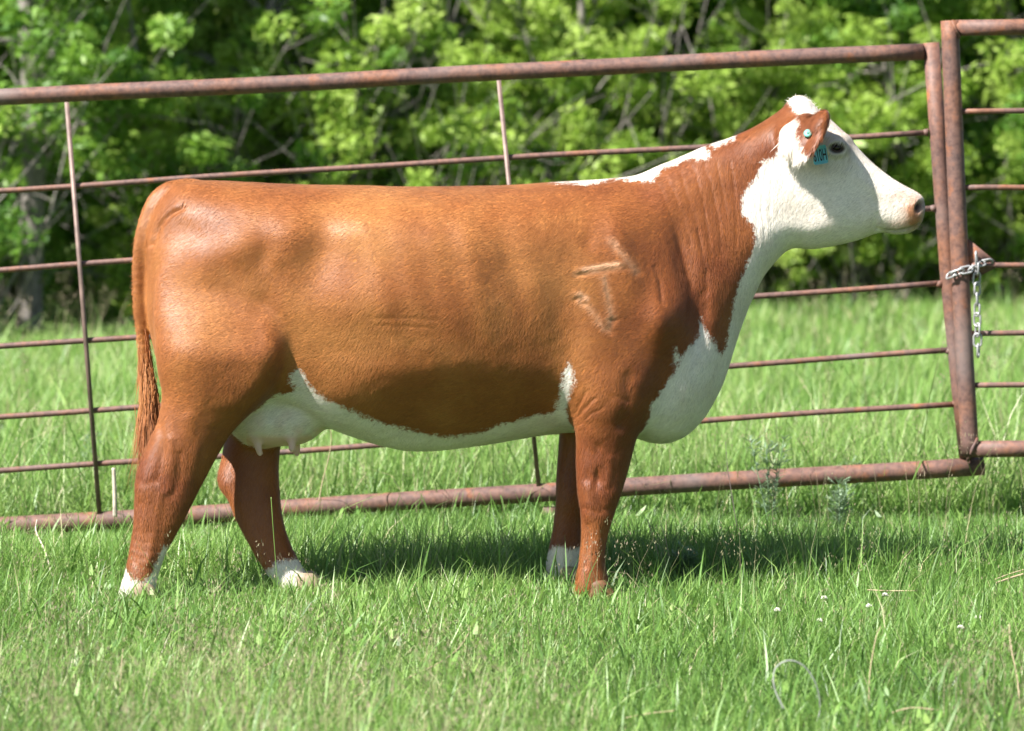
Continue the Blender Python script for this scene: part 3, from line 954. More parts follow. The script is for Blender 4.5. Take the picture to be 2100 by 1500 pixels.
def build_cow():
    h = 0.007
    org = np.array([-1.41, -0.47, -0.045])
    gx = np.arange(org[0], 1.45, h); gy = np.arange(org[1], 0.47, h); gz = np.arange(org[2], 1.68, h)
    X2, Z2 = np.meshgrid(gx, gz, indexing='ij')
    nx, ny, nz = len(gx), len(gy), len(gz)
    Yg = gy[None, :, None].astype(np.float32)

    def inflate(poly, T, R, Yc, blur=2):
        sd = poly_sd(X2, Z2, poly)
        s = np.maximum(1 - sd / R, 0)
        og = box_blur(s * s, blur, 2) if blur else s * s
        T = T.astype(np.float32); og = og.astype(np.float32)
        sc = np.minimum(T, R).astype(np.float32)
        Yc = np.asarray(Yc, np.float32)
        if Yc.ndim == 0: Yc = np.full(X2.shape, Yc, np.float32)
        return (np.sqrt(((Yg - Yc[:, None, :]) / T[:, None, :]) ** 2 + og[:, None, :]) - 1) * sc[:, None, :]

    # ---- trunk, neck and head outline (traced from the photograph, plane through the spine)
    body = [(303, 560), (300, 490), (310, 440), (332, 402), (362, 378), (400, 370), (470, 372), (540, 376), (620, 379), (700, 380), (850, 383), (950, 382),
            (1050, 379), (1140, 373), (1240, 367), (1300, 360), (1345, 343), (1400, 320), (1450, 298), (1500, 281), (1550, 258), (1590, 233), (1608, 219),
            (1617, 204), (1632, 194), (1650, 196), (1664, 207), (1678, 225), (1698, 240), (1722, 262), (1745, 285), (1758, 300), (1782, 326), (1810, 350), (1840, 371), (1870, 387),
            (1886, 395), (1897, 409), (1899, 428), (1895, 446), (1890, 462), (1877, 473), (1858, 481), (1834, 482), (1815, 477), (1796, 480), (1765, 492), (1730, 501),
            (1690, 509), (1655, 512), (1632, 508), (1612, 516), (1588, 540), (1566, 568), (1548, 604), (1532, 640), (1515, 688), (1502, 730), (1485, 782), (1462, 828),
            (1435, 868), (1405, 895), (1370, 908), (1335, 908), (1300, 898), (1250, 888), (1170, 887), (1100, 895), (1000, 911), (920, 921), (850, 925), (800, 918),
            (750, 905), (700, 887), (650, 866), (610, 846), (560, 838), (500, 850), (440, 858), (380, 830), (335, 770), (312, 690), (303, 620)]
    def C(l): return [(P(a, b, 0).x, P(a, b, 0).z, v) for a, b, v in l]
    Tc = C([(310, 450, .09), (330, 420, .10), (400, 400, .17), (500, 400, .23), (600, 410, .26), (700, 410, .25), (320, 600, .15), (400, 550, .23), (480, 620, .25), (380, 720, .20),
            (500, 800, .17), (620, 500, .285), (690, 500, .275), (680, 600, .305), (700, 740, .30), (640, 800, .20), (800, 480, .325), (800, 600, .37), (820, 750, .325), (850, 870, .24),
            (950, 470, .33), (950, 620, .38), (960, 760, .325), (1000, 870, .23), (1100, 470, .30), (1100, 600, .335), (1110, 760, .285), (1120, 860, .21),
            (1200, 420, .20), (1200, 520, .275), (1230, 640, .30), (1230, 780, .26), (1290, 400, .13), (1300, 500, .255), (1320, 620, .285), (1330, 750, .25), (1320, 860, .17),
            (1380, 400, .12), (1380, 500, .195), (1400, 600, .215), (1420, 700, .21), (1420, 800, .185), (1380, 880, .13), (1480, 700, .12),
            (1450, 340, .075), (1450, 430, .145), (1460, 540, .165), (1500, 620, .125), (1520, 320, .075), (1530, 420, .135), (1540, 500, .13), (1590, 300, .09), (1590, 400, .118), (1600, 480, .11),
            (1635, 230, .085), (1640, 300, .095), (1650, 400, .112), (1650, 480, .08), (1690, 270, .105), (1715, 300, .116), (1700, 360, .108), (1700, 430, .105), (1710, 490, .065),
            (1760, 320, .085), (1770, 370, .085), (1770, 440, .08), (1760, 485, .05), (1810, 365, .062), (1820, 410, .070), (1820, 460, .062), (1865, 400, .064), (1870, 440, .082), (1890, 430, .082), (1850, 475, .055)])
    Rc = C([(310, 500, .14), (400, 400, .15), (600, 400, .16), (700, 420, .17), (900, 420, .19), (600, 620, .22), (900, 650, .28), (900, 800, .38), (900, 880, .38), (1100, 870, .32), (650, 850, .14), (500, 820, .12), (350, 700, .13),
            (1200, 420, .20), (1200, 640, .25), (1330, 400, .17), (1300, 850, .15), (1400, 860, .13), (1450, 700, .14), (1450, 400, .15), (1500, 500, .14), (1520, 330, .11), (1580, 400, .13), (1590, 520, .10),
            (1635, 225, .055), (1690, 270, .05), (1700, 400, .11), (1690, 490, .105), (1760, 330, .045), (1770, 470, .085), (1820, 370, .045), (1830, 460, .055), (1880, 430, .078)])
    T = idw(X2, Z2, Tc); R = idw(X2, Z2, Rc)
    PX = CX + X2 * FPX / CAMD; PY = CY + (CAMH - Z2) * FPX / CAMD
    def bump(px, py, rx, ry, a, ang=0.0):
        c_, s_ = math.cos(ang), math.sin(ang)
        u = (PX - px) * c_ + (PY - py) * s_; v = -(PX - px) * s_ + (PY - py) * c_
        return a * np.exp(-(u / rx) ** 2 - (v / ry) ** 2)
    hm_ = np.clip((PX - 1540) / 80, 0, 1); hm_ = hm_ * hm_ * (3 - 2 * hm_)
    T = box_blur(T, 12, 3) * (1 - hm_) + box_blur(T, 3, 2) * hm_
    R = box_blur(R, 10, 2) * (1 - hm_) + box_blur(R, 3, 2) * hm_
    T += bump(608, 492, 46, 50, .015) + bump(505, 505, 45, 40, .020) + bump(556, 520, 18, 25, -.008)
    T += bump(672, 500, 40, 105, -.015, .2) + bump(750, 455, 70, 34, .008, -.3)
    T += bump(400, 470, 70, 40, -.012)
    T += bump(1265, 480, 60, 100, .016) + bump(1148, 690, 45, 140, -.014) + bump(1275, 520, 22, 110, .010, -.25) + bump(545, 640, 24, 80, -.007, .5) + bump(1360, 640, 50, 60, .030) + bump(1400, 540, 22, 90, -.020, -.2)
    T += bump(1425, 650, 20, 70, -.018, .1)
    T += bump(1660, 470, 60, 22, .010) + bump(1715, 292, 34, 24, .010) + bump(1790, 392, 50, 10, .004, .6)
    T += bump(1865, 420, 22, 20, .006) + bump(1830, 480, 26, 8, .006)
    for i in range(6):
        T += bump(800 + i * 62, 600, 18, 150, .0030, -.25)
    T += bump(440, 520, 34, 60, .012) + bump(750, 610, 110, 55, .014) + bump(1225, 700, 50, 60, .013) + bump(1345, 665, 26, 50, .016)
    T += bump(1205, 492, 16, 22, -.006) + bump(1100, 440, 60, 26, .006) + bump(900, 430, 80, 22, .007) + bump(980, 520, 26, 130, .007, -.2) + bump(1050, 560, 24, 130, -.008, -.2)
    T = np.maximum(T, .02)
    def head_y(x):
        t = np.maximum(np.asarray(x, float) - P(1585, 0, 0).x, 0)
        return -.24 * t * t / (t + .10)
    outl = px2(catmull(body, 5), 0)
    k_ = 1 + head_y(outl[:, 0]) / CAMD
    outl = np.stack([outl[:, 0] * k_, CAMH + (outl[:, 1] - CAMH) * k_], 1)
    F = inflate(outl, T, R, head_y(X2))
    del T, R

    def sub(pts, pad):
        pts = np.asarray(pts)
        lo = np.maximum(((pts.min(0) - pad - org) / h).astype(int), 0)
        hi = np.minimum(((pts.max(0) + pad - org) / h).astype(int) + 1, [nx, ny, nz])
        return tuple(slice(a, b) for a, b in zip(lo, hi))

    def grid(sl):
        return gx[sl[0]][:, None, None].astype(np.float32), gy[sl[1]][None, :, None].astype(np.float32), gz[sl[2]][None, None, :].astype(np.float32)

    def chain(F, pts, rad, k, ysc=1.0):
        pts = np.array([tuple(p) for p in pts]); rad = np.asarray(rad)
        sl = sub(pts, rad.max() + k + .03)
        x, y, z = grid(sl)
        best = None
        for a, b, ra, rb in zip(pts[:-1], pts[1:], rad[:-1], rad[1:]):
            e = b - a; L = e @ e + 1e-12
            t = np.clip(((x - a[0]) * e[0] + (y - a[1]) * e[1] + (z - a[2]) * e[2]) / L, 0, 1)
            d = np.sqrt((x - a[0] - t * e[0]) ** 2 + ((y - a[1] - t * e[1]) * ysc) ** 2 + (z - a[2] - t * e[2]) ** 2) - (ra + (rb - ra) * t)
            best = d if best is None else smin(best, d, .012)
        F[sl] = smin(F[sl], best, k)

    def ellip(F, c, r, k, rot=None):
        c = np.array(tuple(c)); r = np.array(r)
        sl = sub(np.array([c - r.max(), c + r.max()]), k + .03)
        x, y, z = grid(sl)
        x, y, z = x - c[0], y - c[1], z - c[2]
        if rot is not None:
            R_ = np.array(rot)   # rows: local axes
            x, y, z = (R_[i, 0] * x + R_[i, 1] * y + R_[i, 2] * z for i in range(3))
        k0 = np.sqrt((x / r[0]) ** 2 + (y / r[1]) ** 2 + (z / r[2]) ** 2)
        k1 = np.sqrt((x / r[0] ** 2) ** 2 + (y / r[1] ** 2) ** 2 + (z / r[2] ** 2) ** 2) + 1e-9
        d = k0 * (k0 - 1) / k1
        F[sl] = smin(F[sl], d, k)

    # ---- udder and teats
    ellip(F, P(555, 852, 0), (.150, .125, .105), .05)
    ellip(F, P(615, 858, -.01), (.075, .105, .075), .05)
    for (x, y, Y, x2, y2) in ((524, 898, -.075, 533, 930), (599, 890, -.085, 599, 922), (606, 895, .06, 609, 930), (540, 895, .07, 545, 925)):
        a, b = P(x, y, Y), P(x2, y2, Y - .005)
        chain(F, [a + Vector((0, 0, .02)), a, b], [.019, .0155, .0115], .015)
    # ---- tail
    tail = [P(395, 386, 0), P(350, 392, 0), P(318, 420, -.004), P(298, 470, -.008), P(288, 530, -.012), P(286, 600, -.016), P(290, 660, -.02), P(297, 730, -.03), P(304, 790, -.04)]
    tl = catmull([tuple(p) for p in tail], 4, False)
    chain(F, tl, np.interp(np.linspace(0, 8, len(tl)), range(9), [.026, .029, .028, .025, .021, .018, .016, .013, .010]), .022)
    # ---- ears
    def ear(sgn):
        # paddle: long axis outward and forward, seen from behind
        u = Vector((.38, -sgn * 0.88, .30)).normalized() if sgn > 0 else Vector((.38, .88, .16)).normalized()
        n = Vector((-.60, -sgn * .55, .50))
        n = (n - u * n.dot(u)).normalized()
        w = u.cross(n).normalized()
        return u, w, n
    ears = []
    for sgn in (1, -1):
        if sgn > 0:
            base = P(1618, 274, -.10); mid = P(1640, 276, -.175); tip = P(1672, 262, -.235)
            u = (tip - base).normalized()
            n = Vector((-.35, -.72, .45)); n = (n - u * n.dot(u)).normalized(); w = u.cross(n)
        else:
            base = P(1622, 278, .08); mid = P(1640, 285, .15); tip = P(1655, 280, .21)
            u = (tip - base).normalized()
            n = Vector((-.6, .5, .5)); n = (n - u * n.dot(u)).normalized(); w = u.cross(n)
        L = (tip - base).length
        rot = [list(u), list(w), list(n)]
        if sgn > 0:
            ellip(F, P(1634, 276, -.150), (.078, .080, .026), .025, rot)
            ellip(F, P(1663, 281, -.205), (.074, .100, .0135), .02, rot)
            ellip(F, P(1680, 247, -.226), (.034, .036, .011), .03, rot)
            chain(F, [P(1622, 262, -.05), base], [.036, .030], .03)
        else:
            ellip(F, mid, (.105, .062, .014), .02, rot)
            chain(F, [P(1625, 265, .05), base], [.034, .028], .03)
        ears.append((base, tip, u, w, n))
    Fb = F

    # ---- legs: traced outlines given a centre plane and a thickness that change with height
    zz = gz
    def zmap(pairs):
        pairs = sorted(pairs)
        v = np.interp(zz, [p[0] for p in pairs], [p[1] for p in pairs])
        ker = np.ones(9) / 9
        v = np.convolve(np.pad(v, 4, mode='edge'), ker, 'valid')
        return np.broadcast_to(v[None, :], X2.shape)
    legs = []
    nh = [(335, 560), (316, 620), (316, 700), (322, 760), (331, 808), (324, 858), (304, 908), (285, 955), (277, 990), (276, 1030), (274, 1075), (267, 1120), (259, 1165),
          (249, 1200), (245, 1232), (318, 1234), (321, 1205), (328, 1170), (344, 1130), (368, 1087), (392, 1040), (418, 988), (444, 938), (478, 884), (528, 836), (572, 790),
          (597, 742), (605, 695), (596, 645), (562, 590), (500, 548), (420, 520)]
    legs.append((px2(catmull(nh, 4), -.2), zmap([(0, .042), (.06, .046), (.11, .042), (.2, .036), (.3, .045), (.40, .058), (.5, .075), (.62, .100), (.72, .132), (.80, .148), (.90, .118), (1.03, .05)]),
                 zmap([(0, .055), (.1, .055), (.25, .060), (.38, .085), (.5, .12), (.65, .16), (.8, .20), (1.0, .20)]),
                 zmap([(0, -.215), (.3, -.205), (.5, -.19), (.7, -.168), (.9, -.155)]), .026))
    nf = [(1200, 600), (1180, 660), (1172, 730), (1172, 790), (1177, 850), (1181, 905), (1181, 960), (1184, 1010), (1190, 1055), (1191, 1110), (1186, 1155), (1180, 1190), (1182, 1228),
          (1246, 1228), (1249, 1195), (1241, 1150), (1245, 1105), (1255, 1068), (1268, 1030), (1283, 985), (1297, 932), (1311, 880), (1324, 830), (1336, 770), (1338, 700), (1320, 640), (1265, 600)]
    legs.append((px2(catmull(nf, 4), -.17), zmap([(0, .040), (.06, .044), (.13, .037), (.22, .037), (.29, .050), (.38, .050), (.5, .070), (.62, .095), (.72, .10), (.85, .075), (.95, .045)]),
                 zmap([(0, .050), (.15, .048), (.3, .06), (.5, .09), (.7, .12), (.9, .13)]),
                 zmap([(0, -.175), (.5, -.175), (.65, -.185), (.8, -.175), (.95, -.15)]), .06))
    fh = [(520, 700), (470, 800), (458, 880), (449, 945), (441, 982), (447, 1006), (463, 1028), (484, 1072), (513, 1122), (543, 1168), (572, 1200), (590, 1222), (648, 1222), (642, 1198), (622, 1163),
          (596, 1115), (578, 1060), (570, 1000), (569, 940), (578, 870), (610, 790), (590, 710)]
    legs.append((px2(catmull(fh, 4), .0), zmap([(0, .042), (.06, .046), (.11, .042), (.2, .036), (.3, .045), (.40, .056), (.5, .072), (.62, .10), (.75, .12), (.95, .10)]),
                 zmap([(0, .05), (.25, .055), (.4, .08), (.6, .10), (.8, .12)]),
                 zmap([(0, -.03), (.15, 0.0), (.3, .05), (.5, .11), (.7, .15), (.9, .16)]), .05))
    ff = [(1160, 700), (1150, 800), (1147, 890), (1142, 960), (1139, 1035), (1133, 1090), (1124, 1135), (1116, 1175), (1119, 1206), (1182, 1206), (1187, 1175), (1190, 1130), (1196, 1070),
          (1210, 1020), (1225, 960), (1245, 890), (1265, 800), (1260, 720)]
    legs.append((px2(catmull(ff, 4), .16), zmap([(0, .040), (.06, .044), (.13, .037), (.22, .037), (.29, .048), (.38, .048), (.5, .065), (.62, .09), (.75, .10), (.95, .08)]),
                 zmap([(0, .05), (.15, .046), (.3, .055), (.5, .08), (.8, .10)]),
                 zmap([(0, .165), (.5, .17), (.8, .18)]), .05))
    Fl = None
    Fall = Fb.copy()
    legs_done = []
    for poly, Tz, Rz, Yc, k in legs:
        lo = poly.min(0) - .09; hi = poly.max(0) + .09
        if len(legs_done) == 0:
            e_ = np.clip((PX - 420) / 110, 0, 1) * np.clip((880 - PY) / 60, 0, 1)
            Rz = Rz * (1 - .58 * e_ * e_ * (3 - 2 * e_))
        legs_done.append(1)
        f = inflate(poly, Tz, Rz, Yc, 1)
        Fall = smin(Fall, f, k)
        Fl = f if Fl is None else np.minimum(Fl, f)
    v, q = surface_nets(Fall, h, org)

    def sample(G, p):
        u = (p - org) / h
        i = np.clip(np.floor(u).astype(int), 0, np.array(G.shape) - 2); t = u - i
        out = 0
        for a in (0, 1):
            for b in (0, 1):
                for c in (0, 1):
                    w = (t[:, 0] if a else 1 - t[:, 0]) * (t[:, 1] if b else 1 - t[:, 1]) * (t[:, 2] if c else 1 - t[:, 2])
                    out = out + w * G[i[:, 0] + a, i[:, 1] + b, i[:, 2] + c]
        return out

    # keep only the largest connected piece is not needed: every primitive overlaps the trunk
    # ---- relax the net a little, then refine once
    e = np.concatenate([q[:, [0, 1]], q[:, [1, 2]], q[:, [2, 3]], q[:, [3, 0]]])
    deg = np.bincount(e.ravel(), minlength=len(v))
    for it in range(4):
        s = np.zeros_like(v)
        for ax in range(3):
            s[:, ax] = np.bincount(e[:, 0], v[e[:, 1], ax], len(v)) + np.bincount(e[:, 1], v[e[:, 0], ax], len(v))
        v = v + (.5 if it % 2 == 0 else -.42) * (s / deg[:, None] - v)
    me = np_mesh("cow", v, q)
    tmp = bpy.data.objects.new("cow", me); col.objects.link(tmp)
    md = tmp.modifiers.new("s", 'SUBSURF'); md.levels = 1; md.render_levels = 1
    dg = bpy.context.evaluated_depsgraph_get()
    me2 = bpy.data.meshes.new_from_object(tmp.evaluated_get(dg))
    bpy.data.objects.remove(tmp); bpy.data.meshes.remove(me)
    me = me2; me.name = "cow"
    n = len(me.vertices)
    co = np.empty(n * 3, np.float32); me.vertices.foreach_get("co", co); co = co.reshape(-1, 3).astype(np.float64)
    nr = np.empty(n * 3, np.float32); me.vertices.foreach_get("normal", nr) if False else me.vertex_normals.foreach_get("vector", nr)
    nr = nr.reshape(-1, 3).astype(np.float64)
    legd = sample(Fl - Fb, co)           # negative on the legs
    del Fall, Fl

    # photo coordinates of each vertex, the far side mirrored
    def proj(p, mirror=True):
        yc = head_y(p[:, 0])
        Y = yc - np.abs(p[:, 1] - yc) if mirror else p[:, 1]
        d = CAMD + Y
        return CX + p[:, 0] * FPX / d, CY + (CAMH - p[:, 2]) * FPX / d
    px, py = proj(co)
    near = co[:, 1] < head_y(co[:, 0])
    disp = np.zeros(n)
    def groove(pts, w, depth, side=None):
        pts = np.asarray(pts, float)
        lo = pts.min(0) - 4 * w; hi = pts.max(0) + 4 * w
        m = (px > lo[0]) & (px < hi[0]) & (py > lo[1]) & (py < hi[1]) & (near if side is None else side)
        d = line_d(px[m], py[m], catmull(pts, 6, False))
        t = np.exp(-(d / w) ** 2) * (.45 + .9 * vnoise(px[m], py[m], .035, 61))
        disp[m] -= depth * t
    body_near = near & (legd > -.02)
    # neck wrinkles
    for pts, w, dp in [
        ([(1352, 378), (1362, 400), (1375, 432), (1384, 460)], 3.5, .0028), ([(1372, 366), (1386, 400), (1404, 445), (1418, 500)], 3.5, .003),
        ([(1398, 350), (1412, 400), (1428, 450), (1440, 520)], 4, .0035), ([(1422, 340), (1438, 390), (1450, 450), (1458, 530)], 3.5, .003),
        ([(1446, 336), (1462, 390), (1474, 450), (1480, 520)], 4, .0035), ([(1470, 330), (1480, 380), (1490, 440)], 3, .0022),
        ([(1500, 330), (1506, 390), (1510, 450), (1508, 520)], 4, .0028), ([(1432, 470), (1445, 540), (1450, 600)], 5, .004),
        ([(1578, 330), (1566, 380), (1562, 430), (1568, 480), (1562, 530)], 4, .0032), ([(1590, 345), (1580, 400), (1582, 460)], 4, .0022),
        ([(1552, 400), (1552, 450), (1556, 500)], 3.5, .0022), ([(1345, 548), (1354, 580), (1362, 622)], 6, .007), ([(1330, 545), (1338, 572)], 5, .003),
        ([(1386, 470), (1402, 530), (1418, 590), (1412, 650)], 9, .008), ([(1375, 500), (1395, 560)], 6, .003),
        ([(1450, 560), (1448, 620), (1452, 680)], 9, .005),
        ([(1176, 862), (1196, 842), (1222, 815)], 4, .004), ([(1178, 850), (1190, 828), (1204, 800)], 4, .004), ([(1186, 872), (1210, 850), (1240, 836)], 4, .003),
        ([(1240, 830), (1262, 812), (1290, 822)], 7, .004), ([(1215, 900), (1230, 920), (1240, 960)], 7, .003),
        ([(760, 652), (830, 652), (900, 656)], 5, .0016), ([(770, 668), (840, 668), (890, 672)], 4, .0012),
        ([(548, 826), (580, 806), (620, 800)], 5, .004),
    ]:
        q_ = catmull(pts, 4, False); q_ = q_ + rng.normal(0, .8, q_.shape)
        groove(q_, w * .9, dp * .5, near)
    # thigh against flank, hock tendons
    groove([(376, 424), (350, 438), (328, 462), (314, 500)], 6, .010, near)
    groove([(330, 870), (336, 905), (330, 950), (322, 985)], 9, .0055, near); groove([(352, 900), (352, 950), (346, 1000)], 9, -.0035, near)
    groove([(370, 930), (368, 975), (352, 1015)], 8, .003, near); groove([(286, 984), (302, 990), (316, 982)], 8, .0025, near)
    groove([(290, 1030), (284, 1090), (276, 1150)], 7, .0028, near); groove([(330, 1010), (318, 1080), (304, 1150)], 8, -.004, near)
    for yy in (1085, 1105, 1122, 1138):
        groove([(272, yy), (300, yy + 7), (330, yy + 2)], 4, .0005, near)
    groove([(1226, 915), (1222, 950), (1228, 985)], 8, .0045, near); groove([(1252, 940), (1246, 990)], 8, -.004, near)
    groove([(1200, 1040), (1226, 1050), (1250, 1042)], 8, .0025, near); groove([(1196, 1000), (1222, 1012), (1256, 1006)], 12, -.0022, near)
    groove([(1206, 1075), (1206, 1120), (1202, 1160)], 5, .004, near); groove([(1228, 1075), (1226, 1150)], 8, -.003, near)
    groove([(1290, 770), (1286, 820), (1276, 870)], 14, .006, near); groove([(1200, 870), (1210, 930), (1204, 980)], 9, .003, near)
    groove([(388, 860), (400, 900), (398, 950)], 12, -.004, near)
    groove([(1228, 960), (1222, 1000), (1232, 1040)], 8, .003, near); groove([(1205, 1000), (1206, 1060)], 10, -.003, near)
    groove([(440, 880), (470, 860)], 10, .003, near)
    # face: jaw edge, eye socket, mouth, nostril
    groove([(1890, 459), (1872, 467), (1845, 473), (1815, 473), (1800, 469)], 3.2, .006)
    groove([(1800, 440), (1797, 462)], 6, .003, near)
    ed = np.sqrt(((px - 1716) / 15) ** 2 + ((py - 304) / 10) ** 2)
    eye_m = near & (px > 1640) & (py < 400) & (co[:, 1] < -.03)
    head = (px > 1560) & (py < 560)
    disp[eye_m] += (.0075 * np.exp(-((ed[eye_m] - 1.25) / .42) ** 2) - .016 * np.exp(-(ed[eye_m] / .85) ** 4))
    disp[eye_m] += .006 * np.exp(-((px[eye_m] - 1722) / 30) ** 2 - ((py[eye_m] - 284) / 9) ** 2)
    groove([(1698, 322), (1716, 328), (1738, 318)], 3, .002, near); groove([(1742, 318), (1744, 336)], 3, .003, near)
    nd = np.sqrt((((px - 1886) * .92 + (py - 424) * .38) / 8.5) ** 2 + (((py - 424) * .92 - (px - 1886) * .38) / 13.5) ** 2)
    nm = (px > 1840) & (py > 380) & (py < 470)
    disp[nm] += -.016 * np.exp(-(nd[nm] / .95) ** 4) + .0005 * np.exp(-((nd[nm] - 1.35) / .4) ** 2)
    # brand scars on the shoulder
    brand = [[(1188, 560), (1232, 554), (1280, 545)], [(1258, 494), (1288, 532), (1306, 557)], [(1242, 566), (1248, 602), (1256, 642), (1259, 652)],
             [(1186, 609), (1214, 634), (1242, 672)], [(1252, 656), (1250, 676)]]
    light = np.zeros(n)
    for b in brand:
        for sx_, sy_, w_, dp_ in ((2.5, 3.5, 6.0, .0046), (-3, -4, 7.5, -.0026)):
            q_ = catmull(b, 5, False); q_ = q_ + rng.normal(0, 1.8, q_.shape) + [sx_, sy_]
            groove(q_, w_ * 1.05, dp_ * .8, near)
        m = near & (px > 1150) & (px < 1330) & (py > 470) & (py < 700)
        light[m] = np.maximum(light[m], (.20 + .38 * vnoise(px[m], py[m], .16, 41)) * np.exp(-(line_d(px[m], py[m], np.array(b) - [1, 1]) / 8) ** 2))
    m = near & (px > 1150) & (px < 1330) & (py > 470) & (py < 700)
    light[m] = np.maximum(light[m], (.7 + .9 * vnoise(px[m], py[m], .3, 42)) * np.exp(-(line_d(px[m], py[m], [(1200, 552), (1236, 546), (1268, 541)]) / 5) ** 2))
    light[m] = np.maximum(light[m], .9 * np.exp(-(line_d(px[m], py[m], [(1190, 602), (1206, 612)]) / 5) ** 2))
    # soft muscle unevenness
    lump = .0022 * (vnoise(co[:, 0], co[:, 2], 9, 21) - .5) + .0016 * (vnoise(co[:, 0] + co[:, 1], co[:, 2] - co[:, 1], 22, 22) - .5)
    disp += lump * np.where(head, .5, 1.0)
    co2 = co + nr * disp[:, None]
    me.vertices.foreach_set("co", co2.astype(np.float32).ravel())
    me.update()

    # ---- coat markings as signed distances
    def sd(pts, smooth=3):
        return poly_sd(px, py, catmull(pts, smooth)) / 620.0
    W1 = [(1594, 316), (1580, 322), (1562, 334), (1550, 362), (1526, 396), (1521, 425), (1529, 446), (1546, 462), (1549, 494), (1534, 535), (1517, 577), (1503, 630), (1494, 688), (1482, 724), (1466, 700),
          (1450, 680), (1440, 650), (1432, 690), (1410, 715), (1394, 738), (1389, 712), (1384, 742), (1392, 748), (1362, 794), (1332, 838), (1320, 872), (1306, 905), (1300, 960), (1500, 980), (1750, 900), (2000, 700), (2000, 300), (1900, 120), (1700, 120), (1600, 160), (1608, 196),
          (1617, 208), (1640, 236), (1668, 246), (1650, 256), (1615, 275), (1600, 300)]
    W2 = [(1118, 350), (1130, 372), (1170, 375), (1212, 379), (1240, 372), (1268, 366), (1300, 370), (1342, 369), (1362, 346), (1386, 339), (1402, 330), (1428, 326), (1456, 322), (1450, 302), (1444, 285), (1380, 290), (1250, 320)]
    W2b = [(1463, 298), (1472, 302), (1490, 291), (1507, 286), (1500, 265), (1455, 275)]
    W3 = [(528, 828), (560, 812), (606, 801), (597, 778), (612, 756), (628, 768), (637, 791), (690, 827), (760, 857), (812, 873), (870, 887), (925, 894), (1000, 882), (1030, 868), (1050, 865), (1100, 851), (1136, 846),
          (1149, 815), (1158, 772), (1168, 742), (1177, 765), (1180, 800), (1190, 850), (1300, 870), (1320, 930), (1140, 960), (1000, 980), (640, 990), (520, 990), (440, 930), (470, 880)]
    legcut = np.clip(legd - .006, -1, 1)
    w = np.minimum(sd(W1), np.where(co[:, 2] > .45, 1, -1))
    w = np.where(px < 1345, np.minimum(w, legcut), w)
    w = np.maximum(w, np.maximum(sd(W2), sd(W2b)))
    w = np.maximum(w, np.minimum(sd(W3), legcut))
    # socks: near hind, far hind, far fore
    qx, qy = proj(co, False)
    for pts, cond in (([(235, 1150), (256, 1160), (268, 1186), (290, 1190), (306, 1180), (316, 1166), (334, 1120), (352, 1120), (350, 1260), (220, 1260)], (co[:, 1] < -.1) & (co[:, 0] < -.9)),
                      ([(530, 1172), (556, 1162), (572, 1148), (604, 1144), (640, 1150), (690, 1270), (560, 1270)], (co[:, 1] > -.10) & (co[:, 0] < -.5) & (px > 420)),
                      ([(1100, 1118), (1130, 1124), (1146, 1116), (1170, 1124), (1200, 1118), (1210, 1260), (1090, 1260)], co[:, 1] > .08)):
        s_ = poly_sd(qx, qy, np.array(pts, float)) / 620.0
        w = np.where(cond & (co[:, 2] < .3) & (legd < .01), np.maximum(w, s_), w)
    # ear: white root, red paddle
    earm = near & (co[:, 1] - head_y(co[:, 0]) < np.where(px < 1662, -.118, -.142)) & (px > 1560) & (px < 1722) & (py < 360)
    qe = poly_sd(qx, qy, catmull([(1642, 226), (1668, 208), (1712, 205), (1716, 260), (1700, 316), (1672, 326), (1652, 312), (1642, 290), (1636, 272), (1640, 254), (1637, 240)], 3)) / 620.0
    w = np.where(earm, -qe, w)
    far_ear = (co[:, 1] > .112) & (px > 1560) & (px < 1720) & (py < 360)
    w = np.where(far_ear, -.02, w)
    tailm = (px < 345) & (co[:, 1] > -.08) & (co[:, 1] < .06) & (py > 400)
    attr(me, "white", w)
    pink = 1.5 * np.exp(-((px - 1876) / 24) ** 2 - ((py - 436) / 34) ** 2) + .5 * np.exp(-((px - 1840) / 30) ** 2 - ((py - 462) / 12) ** 2) + .6 * np.exp(-((px - 1842) / 18) ** 2 - ((py - 398) / 12) ** 2)
    pink += .35 * np.exp(-((px - 1745) / 18) ** 2 - ((py - 290) / 14) ** 2) + .25 * np.exp(-((px - 1720) / 30) ** 2 - ((py - 270) / 18) ** 2)
    pink = np.where(px > 1600, pink, 0)
    attr(me, "pink", pink)
    teat = np.clip((.545 - co[:, 2] - .01) * 40, 0, 1) * ((px > 505) & (px < 640) & (np.abs(co[:, 1]) < .115) & (co[:, 2] > .44) & (legd > .004))
    ud = ((px > 460) & (px < 670) & (np.abs(co[:, 1]) < .17) & (legd > .006)) * np.clip((.66 - co[:, 2]) * 8, 0, 1) * np.clip((co[:, 2] - .3) * 20, 0, 1)
    teat = np.maximum(teat, ud * .75 * vnoise(px, py, .05, 71))
    attr(me, "teat", teat * .85)
    dark = np.zeros(n)
    dark[eye_m] = np.clip(1.1 * np.exp(-(ed[eye_m] / 1.0) ** 6) + .38 * np.exp(-(ed[eye_m] / 1.5) ** 4), 0, .92)
    dark[nm] = np.maximum(dark[nm], np.exp(-(nd[nm] / 1.0) ** 4))
    nose_ = (px > 1880) & (py > 400) & (py < 470)
    dark[nose_] = np.maximum(dark[nose_], .55 * np.clip((px[nose_] - 1890) / 7, 0, 1) * np.clip((py[nose_] - 412) / 10, 0, 1))
    mm = near & (px > 1788) & (py > 440)
    dark[mm] = np.maximum(dark[mm], .45 * np.exp(-(line_d(px[mm], py[mm], [(1890, 459), (1872, 467), (1845, 473), (1815, 473)]) / 3.5) ** 2))
    attr(me, "dark", dark)
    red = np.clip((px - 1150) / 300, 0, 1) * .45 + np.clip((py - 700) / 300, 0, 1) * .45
    attr(me, "red", red)
